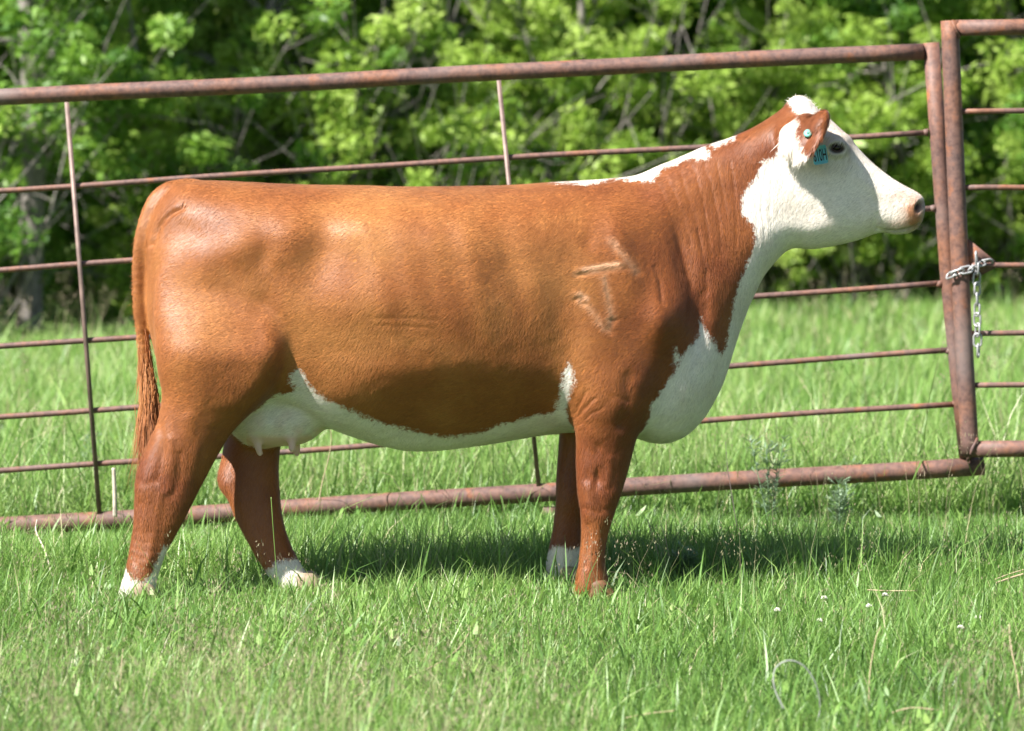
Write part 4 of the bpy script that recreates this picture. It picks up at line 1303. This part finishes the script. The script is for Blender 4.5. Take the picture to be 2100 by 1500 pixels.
    attr(me, "light", light)
    me.polygons.foreach_set("use_smooth", np.ones(len(me.polygons), dtype=bool))
    M_COAT = mat_coat()
    me.materials.clear(); me.materials.append(M_COAT)
    base = Vector((0, 0, 0))
    cow = link("cow", me)
    tag(cow, "red and white cow standing side-on in the grass facing right", "cow")

    # ---- short coat
    me.calc_loop_triangles()
    nt_ = len(me.loop_triangles)
    tri = np.empty(nt_ * 3, np.int32); me.loop_triangles.foreach_get("vertices", tri); tri = tri.reshape(-1, 3)
    nr2 = np.empty(n * 3, np.float32); me.vertex_normals.foreach_get("vector", nr2); nr2 = nr2.reshape(-1, 3).astype(np.float64)
    A, B, Cc = co2[tri[:, 0]], co2[tri[:, 1]], co2[tri[:, 2]]
    area = np.linalg.norm(np.cross(B - A, Cc - A), axis=1)
    cen = (A + B + Cc) / 3
    wgt = area * np.where(nr2[tri[:, 0], 1] < .35, 1, .25)
    dk_ = dark.copy(); dk_[eye_m] = np.maximum(dk_[eye_m], ed[eye_m] < 1.25)
    wgt *= (dk_[tri[:, 0]] < .5) & (rng.random(nt_) > np.clip(teat[tri[:, 0]] * 1.3, 0, 1))
    N = 520000
    pick = rng.choice(nt_, N, p=wgt / wgt.sum())
    u1 = rng.random(N); u2 = rng.random(N); s1 = np.sqrt(u1)
    b0, b1, b2 = 1 - s1, s1 * (1 - u2), s1 * u2
    rt = A[pick] * b0[:, None] + B[pick] * b1[:, None] + Cc[pick] * b2[:, None]
    nn = nr2[tri[pick, 0]] * b0[:, None] + nr2[tri[pick, 1]] * b1[:, None] + nr2[tri[pick, 2]] * b2[:, None]
    nn /= np.linalg.norm(nn, axis=1)[:, None]
    rx, rz = CX + rt[:, 0] * FPX / CAMD, CY + (CAMH - rt[:, 2]) * FPX / CAMD
    fl = np.stack([np.full(N, -.80), np.zeros(N), np.full(N, -.55)], 1)
    neck = np.clip((rx - 1330) / 120, 0, 1)[:, None]
    fl = fl * (1 - neck) + np.array([-.35, 0, -.95]) * neck
    hd = np.clip((rx - 1620) / 80, 0, 1)[:, None] * (rz < 560)[:, None]
    fl = fl * (1 - hd) + np.array([-.75, 0, -.55]) * hd
    lg = np.clip((rz - 860) / 90, 0, 1)[:, None]
    fl = fl * (1 - lg) + np.array([-.1, 0, -1.0]) * lg
    sw = (vnoise(rt[:, 0], rt[:, 2], 5, 31) - .5) * 1.1 + rng.normal(0, .18, N)
    c_, s_ = np.cos(sw), np.sin(sw)
    fl = np.stack([fl[:, 0] * c_ - fl[:, 2] * s_, fl[:, 1], fl[:, 0] * s_ + fl[:, 2] * c_], 1)
    fl -= nn * (fl * nn).sum(1)[:, None]
    fl /= np.linalg.norm(fl, axis=1)[:, None] + 1e-9
    lift = rng.uniform(.07, .20, N)
    dr = fl + nn * lift[:, None]
    ln = .013 * rng.lognormal(0, .28, N)
    ln *= np.where(rx > 1600, .8, 1.0)
    ln *= np.where((rt[:, 1] < -.125) & (rx > 1585) & (rx < 1740) & (rz < 350), 2.2, 1.0)
    V, Fc = ribbon_hairs(rt + nn * .0003, dr, nn, ln, np.full(N, .0010), nn * .0, np.zeros(N))
    hm = np_mesh("coat_hair", V, Fc, M_COAT)
    for nm_, arr in (("white", w), ("pink", pink), ("dark", dark), ("red", red), ("light", light), ("teat", teat)):
        val = arr[tri[pick, 0]] * b0 + arr[tri[pick, 1]] * b1 + arr[tri[pick, 2]] * b2
        attr(hm, nm_, np.repeat(val, 5))
    hvv = np.repeat(np.clip(rng.normal(0, .14, N), -.4, .4), 5).reshape(-1, 5) + np.array([-.04, -.04, 0, 0, .08])
    attr(hm, "hv", hvv.ravel())
    attr(hm, "hair", np.ones(len(hvv) * 5))
    ho = link("coat_hair", hm, cow)

    # ---- longer hair: tail switch, poll, ear fringe, belly
    def longhair(name, roots, dirs, ln, wd, mat_vals, curl=.12, sag=.1):
        m_ = len(roots)
        nrm_ = np.tile(np.array([-.2, -1.0, .3]), (m_, 1)) + rng.normal(0, .35, (m_, 3))
        V, Fc = ribbon_hairs(roots, dirs, nrm_, ln, wd, rng.normal(0, curl, (m_, 3)), np.full(m_, sag))
        k = np_mesh(name, V, Fc, M_COAT)
        for key in ("white", "pink", "dark", "red", "light", "teat"):
            val = mat_vals.get(key, 0.0)
            attr(k, key, np.repeat(val if isinstance(val, np.ndarray) else np.full(m_, val), 5))
        return link(name, k, cow)
    # tail switch
    m_ = 7000
    t = rng.uniform(0, 1, m_)
    tp = catmull([(p.x, p.y, p.z) for p in tail[5:]] + [tuple(P(306, 850, -.05))], 8, False)
    f_ = t * (len(tp) - 1.01); i_ = f_.astype(int)
    roots = tp[i_] + (tp[i_ + 1] - tp[i_]) * (f_ - i_)[:, None] + rng.normal(0, 1, (m_, 3)) * (.003 + .009 * t)[:, None] * np.array([1, 1, 0])
    sp = rng.normal(0, 1, m_)
    dirs = np.stack([.06 + .075 * sp + .03 * np.sin(t * 6), rng.normal(0, .06, m_), np.full(m_, -1.0)], 1)
    ln = np.clip(.05 + .19 * t, 0, 1) * rng.uniform(.6, 1.15, m_) + np.where(t > .6, .03, 0)
    longhair("tail_switch", roots, dirs, ln, np.full(m_, .0019), {"white": -.03, "light": rng.uniform(0, .25, m_), "red": rng.uniform(.1, .6, m_)}, .05, .05)
    # ear fringe and poll tuft
    be, te = ears[0][0], ears[0][1]
    m_ = 700
    edge = catmull([tuple(P(1608, 300, -.14)), tuple(P(1616, 314, -.155)), tuple(P(1640, 322, -.18)), tuple(P(1656, 318, -.20))], 10, False)
    f_ = rng.uniform(0, 1, m_) * (len(edge) - 1.01); i_ = f_.astype(int)
    roots = edge[i_] + (edge[i_ + 1] - edge[i_]) * (f_ - i_)[:, None] + rng.normal(0, .006, (m_, 3)) + np.array([0, .0, .012])
    dirs = np.stack([rng.normal(.25, .3, m_), rng.normal(-.1, .25, m_), np.full(m_, -.9)], 1)
    longhair("ear_fringe", roots, dirs, rng.uniform(.020, .042, m_), np.full(m_, .0018), {"white": .05}, .25, .1)
    m_ = 900
    roots = np.array([tuple(P(a, b, c)) for a, b, c in zip(rng.uniform(1618, 1672, m_), rng.uniform(0, 1, m_), rng.normal(0, .04, m_))])
    xx = rng.uniform(0, 1, m_)
    top = catmull([tuple(P(1619, 207, 0)), tuple(P(1634, 199, 0)), tuple(P(1652, 203, 0)), tuple(P(1668, 218, 0)), tuple(P(1690, 240, 0))], 8, False)
    f_ = xx * (len(top) - 1.01); i_ = f_.astype(int)
    yo = rng.uniform(-.05, .05, m_)
    roots = top[i_] + (top[i_ + 1] - top[i_]) * (f_ - i_)[:, None]
    roots[:, 1] += yo; roots[:, 2] -= np.abs(yo) * .25 + .006
    dirs = np.stack([rng.normal(.1, .5, m_), yo * 8 + rng.normal(0, .3, m_), np.full(m_, .55)], 1)
    longhair("poll_tuft", roots, dirs, rng.uniform(.008, .016, m_), np.full(m_, .0017), {"white": .05}, .4, .3)

    # ---- eye
    ex = P(1716, 304, -.118)
    j = np.argmin(np.where(near, (px - 1716) ** 2 + (py - 304) ** 2, 1e9))
    ec = Vector(co2[j]) + Vector((0, .0065, 0))
    em, nt2, b2_ = new_mat("eye_gloss")
    tc = node(nt2, "ShaderNodeTexCoord")
    nn_ = noise(nt2, 60, 2, .5, tc.outputs["Object"])
    r_ = ramp(nt2, [(.3, (.010, .006, .005)), (.8, (.030, .014, .010))], nn_.outputs[0])
    nt2.links.new(r_.outputs[0], b2_.inputs["Base Color"]); b2_.inputs["Roughness"].default_value = .08
    th = np.linspace(0, np.pi, 17); ph = np.linspace(0, 2 * np.pi, 24, endpoint=False)
    S = np.array([[.0175 * math.sin(a) * math.cos(b), .0165 * math.sin(a) * math.sin(b), .0135 * math.cos(a)] for a in th for b in ph])
    jj = np.arange(24)
    Q = np.concatenate([np.stack([i * 24 + jj, (i + 1) * 24 + jj, (i + 1) * 24 + (jj + 1) % 24, i * 24 + (jj + 1) % 24], 1) for i in range(16)])
    eo = link("eye", np_mesh("eye", S + np.array(tuple(ec)), Q, em), cow)
    # eyelids: two thin arcs of skin
    lid = MB()
    for sg, hgt in ((-1, 8.0), (1, 7.6)):
        pts = []
        for t in np.linspace(-1, 1, 13):
            a = P(1716 + 15 * t, 304 + sg * hgt * (1 - t * t) + 1.5 * t, 0)
            pts.append(Vector((a.x * (CAMD + ec.y) / CAMD, ec.y - .0145 + .010 * t * t, CAMH - (CAMH - a.z) * (CAMD + ec.y) / CAMD)))
        lid.tube(pts, .0022 + .0012 * np.cos(np.linspace(-1.4, 1.4, 13)), 8)
    lid.build("eyelid", mat_simple("eyelid_skin", (.07, .045, .035), .55, 0, 80, .3), cow)

    # ---- hooves
    M_HOOF2 = mat_simple("brown_hoof", (0.15, 0.065, 0.03), .6, 0, 60, .35)
    def hoof(c, mat_):
        mb = MB()
        for s in (-1, 1):
            rows = []
            for zf, L, W_, off in ((0.0, .062, .026, .012), (.03, .052, .024, .006), (.055, .040, .021, 0.0), (.068, .028, .015, -.002)):
                for a in np.linspace(0, 2 * np.pi, 14, endpoint=False):
                    rows.append((math.cos(a) * L * (1 if math.cos(a) > 0 else .7) + off, s * .027 + math.sin(a) * W_, zf))
            rows = np.array(rows)
            j2 = np.arange(14)
            qd = np.concatenate([np.stack([i * 14 + j2, i * 14 + (j2 + 1) % 14, (i + 1) * 14 + (j2 + 1) % 14, (i + 1) * 14 + j2], 1) for i in range(3)])
            top_ = len(rows)
            rows = np.concatenate([rows, [[0, s * .027, .07], [0, s * .027, 0]]])
            tr_ = np.concatenate([np.stack([42 + j2, 42 + (j2 + 1) % 14, np.full(14, top_)], 1), np.stack([(j2 + 1) % 14, j2, np.full(14, top_ + 1)], 1)])
            mb.add(rows + np.array(c), qd, tr_)
        mb.build("hoof", mat_, cow)
    for (x, y, Y) in ((283, 1228, -.215), (1216, 1226, -.175), (620, 1212, -.03), (1152, 1199, .165)):
        p = P(x, y, Y)
        hoof((p.x + .012, Y, -.005), M_HOOF2 if abs(x - 1216) < 2 else M_HOOF)

    # ---- ear tag: button and hanging plate with its number
    teal = mat_simple("teal_plastic", (.10, .34, .28), .45, 0, 60, .15)
    p = P(1652, 271, 0)
    msk = near & (np.abs(qx - 1652) < 6) & (np.abs(qy - 271) < 6)
    jb = np.argmin(np.where(msk, co2[:, 1], 9))
    pb = Vector(co2[jb]); nb = Vector((-.30, -.80, .42)).normalized()
    mb = MB()
    mb.tube([pb - nb * .002, pb + nb * .002, pb + nb * .007, pb + nb * .0085], [.0135, .0142, .0142, .0115], 24)
    mb.tube([pb + nb * .0085, pb + nb * .0105, pb + nb * .0095], [.0045, .0042, .0015], 14)
    mb.build("ear_tag_button", teal, cow)
    # plate: corners in the photograph, hung in front of the ear's lower tip
    YT = -.205
    corners = [P(1662, 303, YT), P(1692, 298, YT), P(1700, 331, YT), P(1671, 340, YT)]
    ux = (corners[1] - corners[0]); uz = (corners[0] - corners[3])
    cT = sum(corners, Vector()) / 4
    ax = ux.normalized(); az_ = (uz - ax * uz.dot(ax)).normalized(); an = ax.cross(az_)   # an points +Y or -Y
    mt, ntt, bt = new_mat("tag_plate")
    tc = node(ntt, "ShaderNodeTexCoord")
    nz_ = noise(ntt, 30, 3, .5, tc.outputs["Object"])
    rr = ramp(ntt, [(.3, (.20, .60, .70)), (.75, (.38, .78, .88))], nz_.outputs[0])
    ntt.links.new(rr.outputs[0], bt.inputs["Base Color"]); bt.inputs["Roughness"].default_value = .35
    trn = ntt.nodes.new("ShaderNodeBsdfTranslucent"); trn.inputs[0].default_value = (.35, .85, .90, 1)
    mxs = ntt.nodes.new("ShaderNodeMixShader"); mxs.inputs[0].default_value = .45
    ntt.links.new(bt.outputs[0], mxs.inputs[1]); ntt.links.new(trn.outputs[0], mxs.inputs[2])
    ntt.links.new(mxs.outputs[0], ntt.nodes["Material Output"].inputs[0])
    w2, h2, rc = ux.length / 2, uz.length / 2, .006
    ring = []
    for (sx, sz, a0) in ((1, 1, 0), (-1, 1, 90), (-1, -1, 180), (1, -1, 270)):
        for a in np.linspace(a0, a0 + 90, 6):
            ring.append((sx * (w2 - rc) + rc * math.cos(math.radians(a)), sz * (h2 - rc) + rc * math.sin(math.radians(a))))
    kk = len(ring)
    vs = [tuple(cT + ax * a + az_ * b + an * .0011) for a, b in ring] + [tuple(cT + ax * a + az_ * b - an * .0011) for a, b in ring]
    vs += [tuple(cT + an * .0011), tuple(cT - an * .0011)]
    jn = np.arange(kk)
    mb = MB()
    mb.add(vs, np.stack([jn, (jn + 1) % kk, kk + (jn + 1) % kk, kk + jn], 1),
           np.concatenate([np.stack([jn, (jn + 1) % kk, np.full(kk, 2 * kk)], 1), np.stack([kk + jn, kk + (jn + 1) % kk, np.full(kk, 2 * kk + 1)], 1)]))
    # neck of the tag up to the ear
    nk = P(1668, 296, YT)
    mb.tube([cT + az_ * (h2 - .004) - ax * .004, P(1672, 292, YT + .002)], [.009, .006], 10)
    plate = mb.build("ear_tag", mt, cow, smooth=False)
    fc = bpy.data.curves.new("tag_number", 'FONT')
    fc.body = "610H"; fc.size = .054; fc.align_x = 'CENTER'; fc.align_y = 'CENTER'; fc.extrude = .0004; fc.offset = .0006
    fo = bpy.data.objects.new("tag_number", fc); col.objects.link(fo)
    dg = bpy.context.evaluated_depsgraph_get()
    tm = bpy.data.meshes.new_from_object(fo.evaluated_get(dg))
    bpy.data.objects.remove(fo)
    tn = len(tm.vertices)
    tcoo = np.empty(tn * 3, np.float32); tm.vertices.foreach_get("co", tcoo); tcoo = tcoo.reshape(-1, 3)
    sx = (w2 * 1.75) / (tcoo[:, 0].max() - tcoo[:, 0].min())
    toward = -1 if an.y > 0 else 1
    pos = np.array([tuple(cT + ax * float(a) * sx + az_ * (float(b) - .003) + an * (toward * (.0017 + float(c)))) for a, b, c in tcoo])
    tm.vertices.foreach_set("co", pos.astype(np.float32).ravel()); tm.update()
    tm.materials.clear(); tm.materials.append(mat_simple("tag_ink", (.012, .014, .02), .5))
    link("tag_number", tm, plate)
    return cow


DO_COW = True
if DO_COW:
    build_cow()


# ------------------------------------------------------------------ small plants and litter
def build_small():
    # silvery feathery weeds
    def weed(px, d, hgt, seed, label, name="feathery_weed", mat=M_SILVER):
        r = np.random.default_rng(seed)
        x, y = (px - CX) * d / FPX, d - CAMD
        z = float(ground_z(x, y))
        root = empty(name, (x, y, z))
        tag(root, label, "weed", "silvery feathery weeds by the fence")
        st = MB(); V, Q, Tt = [], [], []
        nn = 0
        for s in range(4):
            az = r.uniform(0, 6.28); pts = []
            L = hgt * r.uniform(.6, 1)
            for t in np.linspace(0, 1, 7):
                pts.append((math.cos(az) * .22 * L * t, math.sin(az) * .22 * L * t, L * t))
            st.tube(pts, np.linspace(.003, .0012, 7), 6)
            for i in range(34):
                t = r.uniform(.12, 1.0); p = np.array(pts[0]) + (np.array(pts[-1]) - np.array(pts[0])) * t
                a2 = r.uniform(0, 6.28); dv = np.array([math.cos(a2), math.sin(a2), r.uniform(.1, .9)]); dv /= np.linalg.norm(dv)
                ln = .05 * r.uniform(.6, 1.2)
                side = np.cross(dv, [0, 0, 1.0]); side /= np.linalg.norm(side)
                for k in range(-3, 4):   # lobes of one leaf
                    b0 = p + dv * ln * (abs(k) / 4 if k else .1)
                    dd = dv * .8 + side * (k * .35); dd /= np.linalg.norm(dd)
                    tip = b0 + dd * ln * .55; ww = np.cross(dd, [.2, .3, 1]) ; ww = ww / np.linalg.norm(ww) * .0026
                    V += [b0 - ww * .5, b0 + ww * .5, (b0 + tip) / 2 + ww, tip, (b0 + tip) / 2 - ww]
                    Q += [[nn, nn + 1, nn + 2, nn + 4], [nn + 4, nn + 2, nn + 3, nn + 3]]
                    nn += 5; Tt += [r.uniform(0, 1)] * 5
        sm = st.mesh("stem", mat); attr(sm, "tint", np.full(len(sm.vertices), .2)); link("stem", sm, root)
        qa = np.array(Q); quads = qa[0::2]; tris = qa[1::2][:, :3]
        lm = np_mesh("leaves", np.array(V), [quads, tris], mat, smooth=False); attr(lm, "tint", np.array(Tt)); link("leaves", lm, root)
    weed(1580, 10.95, .36, 1, "tallest silvery feathery weed, in front of the bottom rail right of the cow's chest")
    weed(1720, 10.75, .26, 2, "silvery feathery weed under the bottom rail left of the gate post")
    weed(1400, 9.55, .13, 3, "small silvery weed in the short grass just right of the cow's front foot")
    weed(1735, 11.7, .22, 4, "silvery feathery weed behind the fence left of the rusty posts")
    weed(190, 12.6, .30, 5, "silvery feathery weed behind the thin upright bar at the left")

    # grass clumps with broad blades, lower right
    def clump(px, d, n, hgt, seed, label):
        r = np.random.default_rng(seed)
        x, y = (px - CX) * d / FPX, d - CAMD
        V, T, C = [], [], []
        az = r.uniform(0, 6.28, n)
        blades(r.normal(0, .015, n), r.normal(0, .015, n), np.zeros(n), hgt * r.uniform(.6, 1.1, n), r.uniform(.008, .012, n), r.uniform(.05, .5, n), az,
               r.uniform(0, .35, n), r.uniform(.0, .3, n), V, T, C, 0)
        me = np_mesh("broad_grass", V[0], T[0], M_GRASS); attr(me, "tint", C[0])
        o = link("broad_grass", me, None, (x, y, float(ground_z(x, y))))
        tag(o, label, "grass clump", "broad-bladed grass clumps in the foreground")
    clump(1912, 7.55, 9, .15, 1, "dark broad-bladed grass clump near the bottom right, left one of the upper pair")
    clump(1992, 7.42, 10, .17, 2, "dark broad-bladed grass clump near the bottom right, right one of the upper pair")
    clump(1815, 7.15, 6, .15, 3, "broad-bladed grass clump right of the grey looped stem")
    clump(1960, 7.05, 9, .14, 4, "broad-bladed grass clump at the bottom edge below the upper pair")
    clump(2065, 7.05, 12, .15, 5, "thick broad-bladed grass clump in the bottom right corner")

    # clover heads
    r = np.random.default_rng(3)
    mcl = mat_simple("clover_white", (.62, .60, .52), .8, 0, 200, .25)
    spots = [(1594, 1253), (1690, 1228), (1782, 1245), (1815, 1222), (1680, 1275), (2006, 1268), (1970, 1289), (2095, 1290)][:7]
    proto_v = None
    labels = ["clover head right of the small silvery weed", "white clover head above the bleached straw arch", "clover head right under the lying straw, left of the pair",
              "clover head right under the lying straw, right of the pair", "browning clover head below the others", "clover head left of the dry stalks at the right edge",
              "lower clover head near the right edge", "clover head touching the right edge", "white clover head in front of the cow's front feet", "clover head lowest in the middle of the grass"]
    for i, (cx_, cy_) in enumerate(spots):
        d = FPX * (CAMH - .07) / (cy_ - CY)
        p = P(cx_, cy_, d - CAMD)
        g = float(ground_z(p.x, p.y))
        root = empty("clover_flower", (p.x, p.y, g))
        tag(root, labels[i], "flower", "white clover flowers in the short grass")
        mb = MB(); mb.tube([(0, 0, 0), (.004, 0, .035), (0, 0, p.z - g)], .0011, 5)
        o = mb.mesh("stem", M_GRASS); attr(o, "tint", np.full(len(o.vertices), .3)); link("stem", o, root)
        mb = MB()
        for k in range(46):
            dv = r.normal(0, 1, 3); dv[2] = abs(dv[2]) * .9 + .05; dv /= np.linalg.norm(dv)
            c = np.array([0, 0, p.z - g])
            mb.tube([c + dv * .002, c + dv * .0085, c + dv * .0105], [.0008, .0017, .0004], 5)
        mb.build("flower_head", mcl, root)

    # stems, sticks and straw: (photo path, distance, radius, material, name, label)
    def stem(path, d0, d1, rad, mat, name, label, cat, taper=.4):
        n = len(path)
        pts = [P(a, b, d0 + (d1 - d0) * i / max(1, n - 1) - CAMD) for i, (a, b) in enumerate(path)]
        pts = catmull([tuple(p) for p in pts], 8, False)
        b0 = Vector(pts[0])
        mb = MB(); mb.tube(pts - np.array(tuple(b0)), np.linspace(rad, rad * taper, len(pts)) * (.7 if rad < .0036 else 1), 8)
        me = mb.mesh(name, mat)
        if mat in (M_STRAW, M_SEED, M_GRASS): attr(me, "tint", np.random.default_rng(len(label)).random(len(me.vertices)) * .4 + .4)
        o = link(name, me, None, b0)
        tag(o, label, cat)
    M_PALE = mat_simple("bleached_stem", (.30, .31, .28), .7, 0, 50, .3)
    stem([(1608, 1455), (1588, 1410), (1590, 1372), (1618, 1355), (1650, 1368), (1674, 1405), (1682, 1450), (1676, 1480)], 7.12, 7.16, .0032, M_PALE, "looped_stem", "grey white dead stem bent into a loop near the bottom right", "dead stem", .8)
    stem([(112, 1215), (106, 1180), (92, 1130), (74, 1090), (76, 1066)], 9.45, 9.9, .0042, M_TWIG, "bleached_stick", "bleached crooked stick in the grass at the left, left of the hind foot", "stick")
    stem([(236, 1060), (235, 1010), (233, 960)], 11.0, 11.0, .009, M_TWIG, "dead_stake", "short weathered dead stalk standing by the fence left of the hind leg", "stalk", .8)
    stem([(654, 1028), (662, 985), (676, 930), (679, 890), (672, 868)], 11.0, 11.0, .0035, M_STRAW, "dry_stalk", "thin dry stalk crossing the fence rod below the cow's belly", "stalk")
    stem([(1778, 1210), (1820, 1212), (1876, 1212)], 9.0, 8.98, .003, M_STRAW, "straw", "bleached straw lying flat in the grass at the right", "straw", .9)
    stem([(2044, 1196), (2075, 1185), (2130, 1168)], 9.1, 9.2, .004, M_STRAW, "straw", "upper straw of the pair at the right edge", "straw", .8)
    stem([(2040, 1189), (2075, 1176), (2130, 1160)], 9.15, 9.25, .003, M_STRAW, "straw", "thin straw just above the pair's lower straw at the right edge", "straw", .8)
    stem([(246, 1428), (248, 1380), (252, 1332)], 7.5, 7.55, .0025, M_STRAW, "dry_stalk", "upright dry stalk at the bottom left below the hind foot", "stalk", .6)
    stem([(495, 1392), (540, 1368), (586, 1340)], 7.6, 7.75, .0026, M_STRAW, "straw", "straw leaning in the grass below the far hind foot", "straw", .5)
    stem([(838, 1390), (900, 1360), (940, 1330), (962, 1298)], 7.7, 8.0, .0026, M_STRAW, "dry_stalk", "long bent dry stem rising out of the grass in the middle foreground", "stalk", .5)
    stem([(1278, 1474), (1330, 1464), (1384, 1458)], 7.2, 7.2, .0026, M_STRAW, "straw", "pale straw near the bottom edge right of the middle", "straw", .8)
    stem([(1830, 1462), (1870, 1452), (1925, 1457)], 7.15, 7.15, .0028, M_STRAW, "straw", "bleached straw arching low in front of the broad grass clumps", "straw", .8)
    stem([(1782, 1440), (1784, 1380), (1796, 1310), (1806, 1285)], 7.45, 7.5, .0026, M_STRAW, "dry_stalk", "upright dry stem between the loop and the broad grass clumps", "stalk", .5)
    stem([(2092, 1460), (2086, 1390), (2072, 1320), (2070, 1280)], 7.4, 7.5, .003, M_STRAW, "dry_stalk", "tall dry stem at the right edge of the foreground", "stalk", .5)
    stem([(700, 1440), (745, 1420), (742, 1398), (728, 1378)], 7.35, 7.4, .0026, M_STRAW, "dry_stalk", "hooked dry stem at the bottom left of the middle", "stalk", .5)
    stem([(1512, 1085), (1500, 1010), (1492, 960), (1488, 905)], 10.3, 10.6, .0028, mat_simple("dark_stem", (.06, .045, .04), .8), "dark_stalk", "dark thin stalk leaning over the bottom rail right of the cow's chest", "stalk", .4)
    stem([(1356, 1160), (1342, 1110), (1328, 1065)], 9.75, 9.9, .0028, M_STRAW, "dry_stalk", "left stem of the two dry stems in the cow's shadow", "stalk", .5)
    stem([(1374, 1160), (1366, 1110), (1352, 1062)], 9.75, 9.9, .0028, M_STRAW, "dry_stalk", "right stem of the two dry stems in the cow's shadow", "stalk", .5)
    stem([(572, 1220), (566, 1160), (560, 1080), (556, 1020)], 9.05, 9.05, .0014, M_GRASS, "seed_stalk", "tall green seed stalk in front of the far hind leg", "stalk", 1.4)


DO_SMALL = True
if DO_SMALL:
    build_small()
